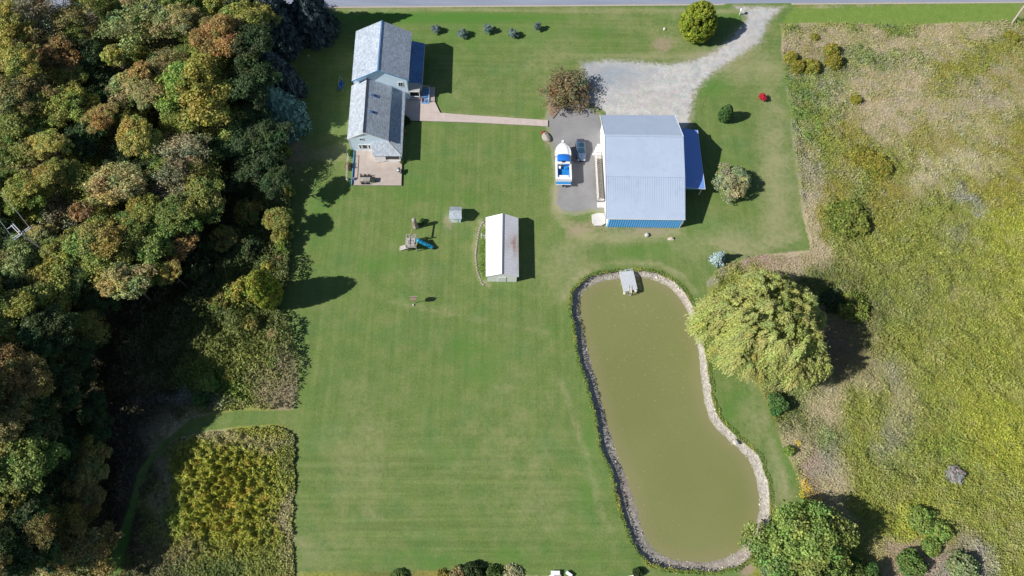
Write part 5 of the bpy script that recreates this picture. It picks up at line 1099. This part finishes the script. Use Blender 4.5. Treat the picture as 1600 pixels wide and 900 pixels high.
while tries < 4000 and nf < 115:
    tries += 1; x_, y_ = rf_.uniform(-20, 400), rf_.uniform(-10, 890); r_ = rf_.uniform(24, 40)
    if x_ > (420-(max(0, y_-230))*.75 if y_ < 470 else 150) or x_ > 340+(240-y_)*.3 and y_ > 150: continue
    if x_ > 165 and y_ > 430: continue
    if any(math.hypot(x_-a, y_-b) < .56*(c+r_) for a, b, c in pts_): continue
    pts_.append((x_, y_, r_)); nf += 1
    hu = rf_.choice(['olive','yg','dkgreen','tan','yg','green','green','olive','yg']) if y_ < 430 else rf_.choice(['olive','dkgreen','brown','dkgreen'])
    tree(x_, y_, r_, rf_.uniform(8, 12.5)*(.62 if y_ > 560 and x_ > 60 else 1)+(3 if y_ > 450 and x_ < 60 else 0), hu, FILL[hu], rf_.choice([None, None, 'sparse']), group=hu+' understorey trees')
# leaning dark trunk and fallen sunlit trunk
a_, b_4 = P(2,62,15), P(40,106,6); tag(MB().tube([a_, a_.lerp(b_4,.5), b_4],[.2,.28,.33],9).build('leaning_trunk', M['bark'], smooth=True), 'bare dark leaning trunk among the treetops at the upper left', 'tree trunk')
a_, b_4 = P(0,803,6), P(62,778,3); tag(MB().tube([a_, a_.lerp(b_4,.5)+Vector((0,0,.4)), b_4],[.26,.24,.16],9).build('leaning_trunk', M['palebark'], smooth=True), 'pale fallen trunk caught by the sun near the lower left edge', 'tree trunk')
# bushes of the brush strip along the lawn
BR = [(447,240,10,2.6,'lime','bright yellow-green bush at the north corner of the brush'),(446,300,14,2.8,'olive','olive bush on the lawn edge under the lacy shadow'),(442,322,12,3,'pale','pale bush on the lawn edge between the two shadows'),(440,372,15,3.0,'yg','yellow-green bush on the lawn edge, north of a similar one'),(445,395,12,2.6,'lime','lime bush on the lawn edge below the yellow-green one'),
 (436,412,13,2.4,'tan','tan brown bush just north of the tall cedar'),(418,418,14,3,'yg','yellow-green bush north-west of the tall cedar'),(368,458,24,3.5,'yg','yellow-green bush west of the tall cedar'),(345,470,16,3,'olive','olive bush west of the yellow-green one by the cedar'),(392,505,14,3,'olive','shaded bush south of the tall cedar'),
 (430,525,12,1.8,'tan','tan-yellow bush on the lawn edge south of the cedar'),(430,565,13,1.6,'lime','lime bush in the weed patch, east side'),(325,600,16,2.4,'lime','bright lime bush at the west end of the weed patch'),(315,622,14,2,'fresh','fresh green bush at the south-west of the weed patch'),(360,590,13,1.7,'yg','yellow-green bush in the middle of the weed patch'),
 (365,285,24,4,'dkgreen','dark shaded bush in the northern brush'),(330,320,26,4,'dkgreen','dark bush beside the silvery bare tree'),(385,330,22,3.5,'olive','olive bush in the middle of the brush strip'),(350,375,24,3.6,'olive','olive green bush low in the brush strip'),(395,385,20,3.2,'dkgreen','dark bush in the brush strip behind the lime one'),(310,420,24,4,'dkgreen','dark bush at the west side of the brush strip')]
for x_, y_, r_, h_, c_, lb in BR: tree(x_, y_, r_, h_, c_, lb, 'bush' if r_ < 14 else 'small', 'bush', 'bushes along the lawn edge', 'bush', .9)
# ---- garden and field trees
tree(1092,33,32,8.2,'cedar','big rounded golden-green cedar by the road beside the driveway mouth','cedar',name='cedar_tree')
tree(883,142,40,4.2,'rust','reddish-brown thin-leaved tree at the west edge of the gravel parking','bare',name='ornamental_tree')
tree(1134,177,12,4.4,'fresh','small dense deep green tree north-east of the barn','cedar',name='young_tree')
tree(1143,284,27,4.4,'beige','round pale beige-green tree east of the barn annex','mid',name='ornamental_tree',zs=.8)
tree(1124,402,13.5,3.4,'bluespruce','small silvery blue spruce north of the willow','sprucelet',name='spruce_tree')
for x_, y_, h_, lb in ((681,46,1.7,'westernmost small spruce of the row, closest to the house'),(722,53,1.9,'second small spruce from the house in the front row'),(762,46,1.8,'middle spruce of the five small ones in the front lawn'),(802,53,1.8,'fourth small spruce from the house, lower in the row'),(840,42,1.9,'easternmost small spruce of the row, slim')):
    tree(x_, y_, 7.5 if x_ < 830 else 6, h_, 'young', lb, 'small', zs=1.2, group='row of small spruces in the front lawn', name='small_spruce')
# red cut-leaf sapling
tree(1191,152,6,1.5,'scarlet','tiny scarlet bush with a taller red shoot on the east lawn','small',name='red_sapling',cat='bush')
# willow
o = tree(1196,512,112,14.5,'willow','huge golden-green weeping willow beside the pond','willow',name='willow_tree',zs=.7)
cr = [c for c in o.children if c.name.startswith('crown')][0]; Rw = cr.scale.x; cr.location = (0,0,3.2); cr.scale = (Rw*.87,Rw*.80,12.3)
tree(1102,508,24,4.6,'willow','yellow-green willow sapling overhanging the pond at the west side of the big willow','mid',name='willow_sapling',zs=.8)
tree(1212,632,16,2.8,'fresh','bright green bush south of the big willow','small','bush',name='bush')
# south-east group
tree(1262,862,78,9.5,'lime','large bright green tree at the bottom edge east of the pond','big',zs=.75)
tree(1215,885,34,5,'pale','paler green shrubby tree between the pond and the large bottom tree','mid')
tree(1340,905,34,5,'green','green tree cut by the bottom edge right of the large one','mid')
SH = [(1234,93,11,2,'golden','westernmost golden bush of the arc in the upper field'),(1245,108,12,2.2,'golden','golden bush second from the west in the arc'),(1266,108,14,2.4,'golden','golden bush at the bottom middle of the arc'),(1297,82,12,2.4,'golden','golden bush at the north-east end of the arc'),(1301,101,13.5,2.9,'golden','largest golden bush at the east end of the arc'),(1272,60,8,1,'golden','small low golden bush above the arc'),
 (1324,344,36,2.6,'fieldgreen','wide mid green bush in the field east of the lawn corner'),(1335,158,9,1.8,'golden','narrow golden-brown bush in the upper field'),(1345,245,22,1.7,'golden','golden-olive bush in the diagonal shrub band, upper end'),(1372,262,24,1.8,'golden','golden-olive bush in the diagonal shrub band, lower end'),
 (1490,742,15,1.6,'silver','round silvery grey bush alone in the lower right field'),(1232,705,9,1.6,'lime','bright green bush at the pond-side meadow edge'),(1437,812,22,2.4,'lime','lime green bush right of the large bottom tree shadow'),(1465,830,18,2.4,'lime','second lime green bush, nearer the bottom right'),(1452,855,15,2.0,'lime','small lime bush above the pink-brown patch'),(1420,880,22,3,'green','green bush at the bottom edge right of the dark shadow'),(1500,885,24,3,'pale','pale grey-green bush at the bottom edge on the right'),
 (1580,60,14,1.2,'golden','low olive bush beside the leaning roadside pole'),(1330,480,28,2.2,'fieldgreen','green bush within the shadow of the willow'),(1300,470,20,1.8,'dkgreen','dark green bush within the shadow close to the willow crown'),
 (545,262,7,1.6,'tan','small yellowish shrub growing on the trellis'),(548,240,7,1.0,'fresh','small green plant at the house corner by the trellis'),(628,254,5,.8,'green','tiny shrub at the south-east corner of the house porch'),(651,352,4,.9,'fresh','small green plant by the dead trunk'),(660,347,5,1.0,'fresh','green plant in the trunk shadow'),
 (632,190,9,1.5,'dkgreen','dark shrub in the house shadow just below the walkway'),(631,206,6,1.0,'tan','pale dry shrub in the house shadow'),(850,209,4,.7,'scarlet','small dark red shrub at the head of the grey boulder'),
 (740,897,20,2,'dkgreen','dark green bush at the middle of the bottom edge'),(715,899,14,1.6,'tan','tan bush left of the dark one at the bottom edge'),(770,899,16,1.6,'green','green bush right of the dark one at the bottom edge'),(690,902,12,1.2,'gold','yellowish low bush at the bottom edge'),(800,900,18,1.1,'beige','pale dry brush clump at the bottom edge'),(625,902,14,1.0,'green','low green bush at the bottom edge near the left'),(996,895,8,1.3,'dkgreen','dark reed clump at the pond south-west corner'),(1180,878,9,1.0,'lime','low lime shrub beside the reddish bare soil')]
for x_, y_, r_, h_, c_, lb in SH: tree(x_, y_, r_, h_, c_, lb, 'bush', 'bush', None, 'bush')
# ---- stuff: plant cover
def cover(name, label, cat, polypx, n, size, hfn, zjit=.15, avoid=(), lum=1.0, colfn=None, slope=.6, keep=None):
    pw = np.array(PL(polypx)); (x0, y0), (x1, y1) = pw.min(0), pw.max(0)
    x = RNG.uniform(x0, x1, n); y = RNG.uniform(y0, y1, n); k = sdist(x, y, pw)+(fbm(x, y, .8, 71)-.5)*1.2 > 0
    for q, m_ in avoid: k &= sdist(x, y, q)+(fbm(x, y, .7, 77)-.5)*2.4+RNG.normal(0, .12, len(x)) < m_
    x, y = x[k], y[k]; px, py = PX(x, y)
    if keep is not None: k = keep(x, y, px, py); x, y, px, py = x[k], y[k], px[k], py[k]
    h = hfn(x, y, px, py); e = .25; gx_ = (hfn(x+e, y, px, py)-h)/e; gy_ = (hfn(x, y+e, px, py)-h)/e
    N = np.stack([-gx_, -gy_, np.ones(len(x))], 1)+RNG.normal(size=(len(x), 3))*slope; z = np.maximum(h+RNG.normal(0, zjit, len(x)), .06)
    C = (colfn or (lambda x, y, a, b: field_rgb(x, y, a, b)))(x, y, px, py)*lum; C0 = C
    cl = fbm(x, y, 1.6, 81, 2); C = C*(.8+.4*cl[:, None])*np.clip(1+RNG.normal(0, .14, (len(x), 1)), .45, 1.7)*np.clip(1+RNG.normal(0, .07, (len(x), 3)), .7, 1.3)
    wd = np.clip((C0[:,1]-C0[:,0]*.95)*10+.5+RNG.normal(0, .12, len(x)), 0, 1); th_ = fbm(x, y, .12, 301, 2)*9+RNG.normal(0, .5, len(x)); al = np.stack([np.cos(th_), np.sin(th_), RNG.normal(0, .2, len(x))], 1)
    gs = wd < .5; ps_ = np.stack([x, y, z], 1)
    V = np.concatenate([leafquads(ps_[~gs], N[~gs], size*.85, 1.4), leafquads(ps_[gs], N[gs], size*.42, 3.2, RNG, al[gs])]); C = np.concatenate([C[~gs], C[gs]])
    me = quadmesh(name, V, C, M['grassblade']); o = bpy.data.objects.new(name, me); COL.objects.link(o)
    return tag(o, label, cat, None, 'stuff')
lawnw, vergew = np.array(PL(POLY['lawn'])), np.array(PL(POLY['verge'])); roadw = np.array([tuple((ra-dv*300-nv*.4).xy), tuple((rb+dv*300-nv*.4).xy), tuple((rb+dv*300+nv*9).xy), tuple((ra-dv*300+nv*9).xy)])
def woody(px, py, x, y):
    c = field_rgb(x, y, px, py); return np.clip((c[:,1]-c[:,0]*.95)*8+.35, 0, 1), c
def h_meadow(x, y, px, py):
    w_, c = woody(px, py, x, y); b = np.clip(fbm(x, y, .5, 91, 3)-.4, 0, 1)*3.6*(1-.7*np.exp(-(pline(px, py, [(1325,640),(1340,720),(1352,790)])/5)**2)); b2 = np.clip(fbm(x, y, 1.5, 95, 2)-.4, 0, 1)*.8
    return .12+w_*(b*.75+b2*.7)+(1-w_)*b2*.45
cover('meadow_plants', 'dense mixed meadow of goldenrod, brambles and dry grass filling the east field', 'meadow', [(1170,396),(1240,400),(1268,392),(1255,330),(1236,200),(1222,80),(1222,36),(1600,30),(1680,30),(1680,960),(1180,960),(1180,900),(1270,805),(1185,600),(1140,560),(1105,470),(1120,420)],
  520000, .205, h_meadow, .10, [(lawnw, .45), (vergew, -.2), (roadw, 0), (rim, -.5)], 1.2)
def h_brush(x, y, px, py):
    a = np.clip((fbm(x, y, .28, 101, 3)-.3)*5.0, .1, 3.0); low = np.clip(1.25-G(px, py, 400, 600, 110, 50)*1.0-G(px, py, 250, 690, 120, 60)*1.1-G(px, py, 330, 780, 170, 120)*.9, .18, 1); return .2+a*low*.9+np.clip(fbm(x, y, 1.3, 105, 2)-.4, 0, 1)*1.2
cover('brush', 'tangled dark undergrowth between the wood and the lawn', 'undergrowth', [(0,470),(120,430),(250,380),(280,250),(440,225),(458,250),(457,440),(440,490),(462,520),(467,590),(456,640),(370,640),(295,655),(250,690),(215,735),(195,800),(175,860),(150,915),(0,915)],
  190000, .30, h_brush, .16, [(lawnw, .8)], 1.0)
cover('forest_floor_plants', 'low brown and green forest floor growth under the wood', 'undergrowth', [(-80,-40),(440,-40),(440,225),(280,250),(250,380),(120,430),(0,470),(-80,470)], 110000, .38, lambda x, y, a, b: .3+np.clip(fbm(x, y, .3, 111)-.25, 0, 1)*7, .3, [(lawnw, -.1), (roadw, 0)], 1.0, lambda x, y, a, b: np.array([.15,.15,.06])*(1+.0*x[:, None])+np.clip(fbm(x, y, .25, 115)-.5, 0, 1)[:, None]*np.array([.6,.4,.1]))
def h_gold(x, y, px, py):
    m_ = np.exp(-((px-350)/75)**4-((py-775)/85)**4); return .15+m_*(np.clip(fbm(x, y, .4, 121, 3)-.3, 0, 1)*1.0+.3)+np.clip(fbm(x, y, 1.5, 125, 2)-.4, 0, 1)*2.0*(.25+m_)
cover('golden_thicket', 'patch of golden-green shrubs ringed by dry grass in the lower left', 'thicket', [(238,716),(262,694),(300,682),(372,670),(440,666),(459,682),(459,905),(178,915),(205,845),(215,790),(222,762)], 130000, .26, h_gold, .1, [(lawnw, .8)], 1.15, lambda x, y, a, b: (lambda m_: field_rgb(x, y, a, b)*(1-m_)+m_*(np.array([.33,.335,.045])+np.clip(fbm(x, y, .9, 141)-.55, 0, 1)[:, None]*np.array([1.0,.3,.1])))(np.clip(np.exp(-((a-352)/68)**4-((b-778)/82)**4)+(fbm(x, y, .6, 143)-.5)*.9, 0, 1)[:, None]*.85))
bed = [(750,352),(757,352),(759,436),(755,436),(748,425),(745,385)]
cover('bed_plants', 'bright green plants in the bed along the west wall of the long shed', 'garden plants', [(753,360),(759,356),(759.5,438),(755,434),(749,415),(749,385)], 3500, .14, lambda x, y, a, b: .2+fbm(x, y, 1.5, 7)*.6, .06, lum=1, colfn=lambda x, y, a, b: np.tile(np.array([.17,.28,.05]), (len(x), 1)))
# rough grass along the pond lip and the driveway tree bed
def rimkeep(lo, hi): return lambda x, y, a, b: (lambda d: (d < hi) & (d > lo))(sdist(x, y, rim)+(fbm(x, y, 1.2, 131)-.5)*.5)
cover('bank_grass', 'uncut grass fringe round the rim of the pond', 'grass', [(880,410),(1110,410),(1215,700),(1215,900),(960,905),(880,560)], 160000, .16, lambda x, y, a, b: .08+fbm(x, y, 1.2, 133)*.42*(1-.6*np.clip((a-950)/60, 0, 1)*(b < 860)), .05,
  colfn=lambda x, y, a, b: np.array([.17,.25,.05])*(1-np.clip((a-960)/60, 0, 1)*.0)[:, None]+np.clip(fbm(x, y, .5, 137)-.45, 0, 1)[:, None]*np.array([.7,.45,.1]), keep=rimkeep(-.5, .2))
# loose stones along the shore
ns = 6500; t_ = RNG.integers(0, len(rim), ns); u_ = np.where(RNG.random(ns) < .45, RNG.uniform(.02, .22, ns), RNG.uniform(.1, 1.05, ns)); q = rim[t_]+(wat[t_]-rim[t_])*u_[:, None]+RNG.normal(0, .12, (ns, 2))
zz = np.interp(u_, [0,.05,.12,.3,.5,.75,1.0,1.2], [0,-.25,-.62,-.74,-.82,-.95,-1.06,-1.2]); east = np.clip((q[:,0]-12)/14, 0, 1)
kk = (RNG.random(ns) < .2+.5*east) & ((u_ < .25) | (RNG.random(ns) < .35)); q, zz, u_ = q[kk], zz[kk], u_[kk]; ns = len(q); rs_ = RNG.uniform(.035, .10, ns)*np.where(RNG.random(ns) < .06, 1.9, 1)*np.where(RNG.random(ns) < .04, 2.0, 1)
V = []
for k in range(6):
    a, b_ = k*math.pi/3, (k+1)*math.pi/3; cpt = np.column_stack([q, zz+rs_*.9]); r1 = RNG.uniform(.75, 1.2, ns)*rs_
    V.append(np.stack([cpt, np.column_stack([q[:,0]+np.cos(a)*rs_, q[:,1]+np.sin(a)*rs_, zz]), np.column_stack([q[:,0]+np.cos((a+b_)/2)*rs_*1.05, q[:,1]+np.sin((a+b_)/2)*rs_*1.05, zz]), np.column_stack([q[:,0]+np.cos(b_)*rs_, q[:,1]+np.sin(b_)*rs_, zz])], 1))
cst = np.tile([.42,.395,.345], (ns, 1))*RNG.uniform(.6, 1.6, (ns, 1)); V = np.concatenate(V); cst = np.tile(np.clip(cst, 0, .8), (6, 1))
me = quadmesh('shore_stones', V, cst, paint_attr); o = bpy.data.objects.new('shore_stones', me); COL.objects.link(o); tag(o, 'loose pale stones scattered along the pond shore', 'stones', None, 'stuff')
# goldenrod flowers at the meadow edge
fl = np.concatenate([np.tile(P(a, b, 1.0), (n_, 1))+RNG.normal(size=(n_, 3))*np.array([s, s*1.3, .2]) for a, b, n_, s in ((1247,693,60,.25),(1257,755,160,.55),(1260,768,120,.5),(1270,775,90,.6),(1252,772,60,.3),(1281,785,60,.5))])
me = quadmesh('yellow_flowers', leafquads(fl, RNG.normal(size=fl.shape)+np.array([0,0,1.5]), .15), np.tile([.8,.6,.04], (len(fl), 1))*RNG.uniform(.7, 1.2, (len(fl), 1)), M['leaf'])
o = bpy.data.objects.new('goldenrod', me); COL.objects.link(o); tag(o, 'bright yellow flowering goldenrod at the meadow edge east of the pond', 'wildflowers', None, 'stuff')
# leaves floating on the pond, fallen leaves on the lawn edge
q = np.array([tuple(P(RNG.uniform(910,1075), RNG.uniform(445,620) if RNG.random() < .8 else RNG.uniform(620,860), WZ)) for _ in range(420)]); q = q[sdist(q[:,0], q[:,1], wat) > .5]; q[:,2] = WZ+.012
me = quadmesh('floating_leaves', leafquads(q, np.tile([0,0,1.0], (len(q), 1)), .13), np.tile([.5,.47,.25], (len(q), 1))*RNG.uniform(.7, 1.3, (len(q), 1)), M['leaf'])
o = bpy.data.objects.new('floating_leaves', me); COL.objects.link(o); tag(o, 'yellow leaves floating on the north half of the pond', 'leaves', None, 'stuff')
# mulch round the driveway tree
mu = PL([(860,162),(880,160),(872,176),(864,186),(858,180)]); tag(MB().prism(mu, -.05, .10).build('mulch_bed', M['mulch'], auto=False), kind='structure')
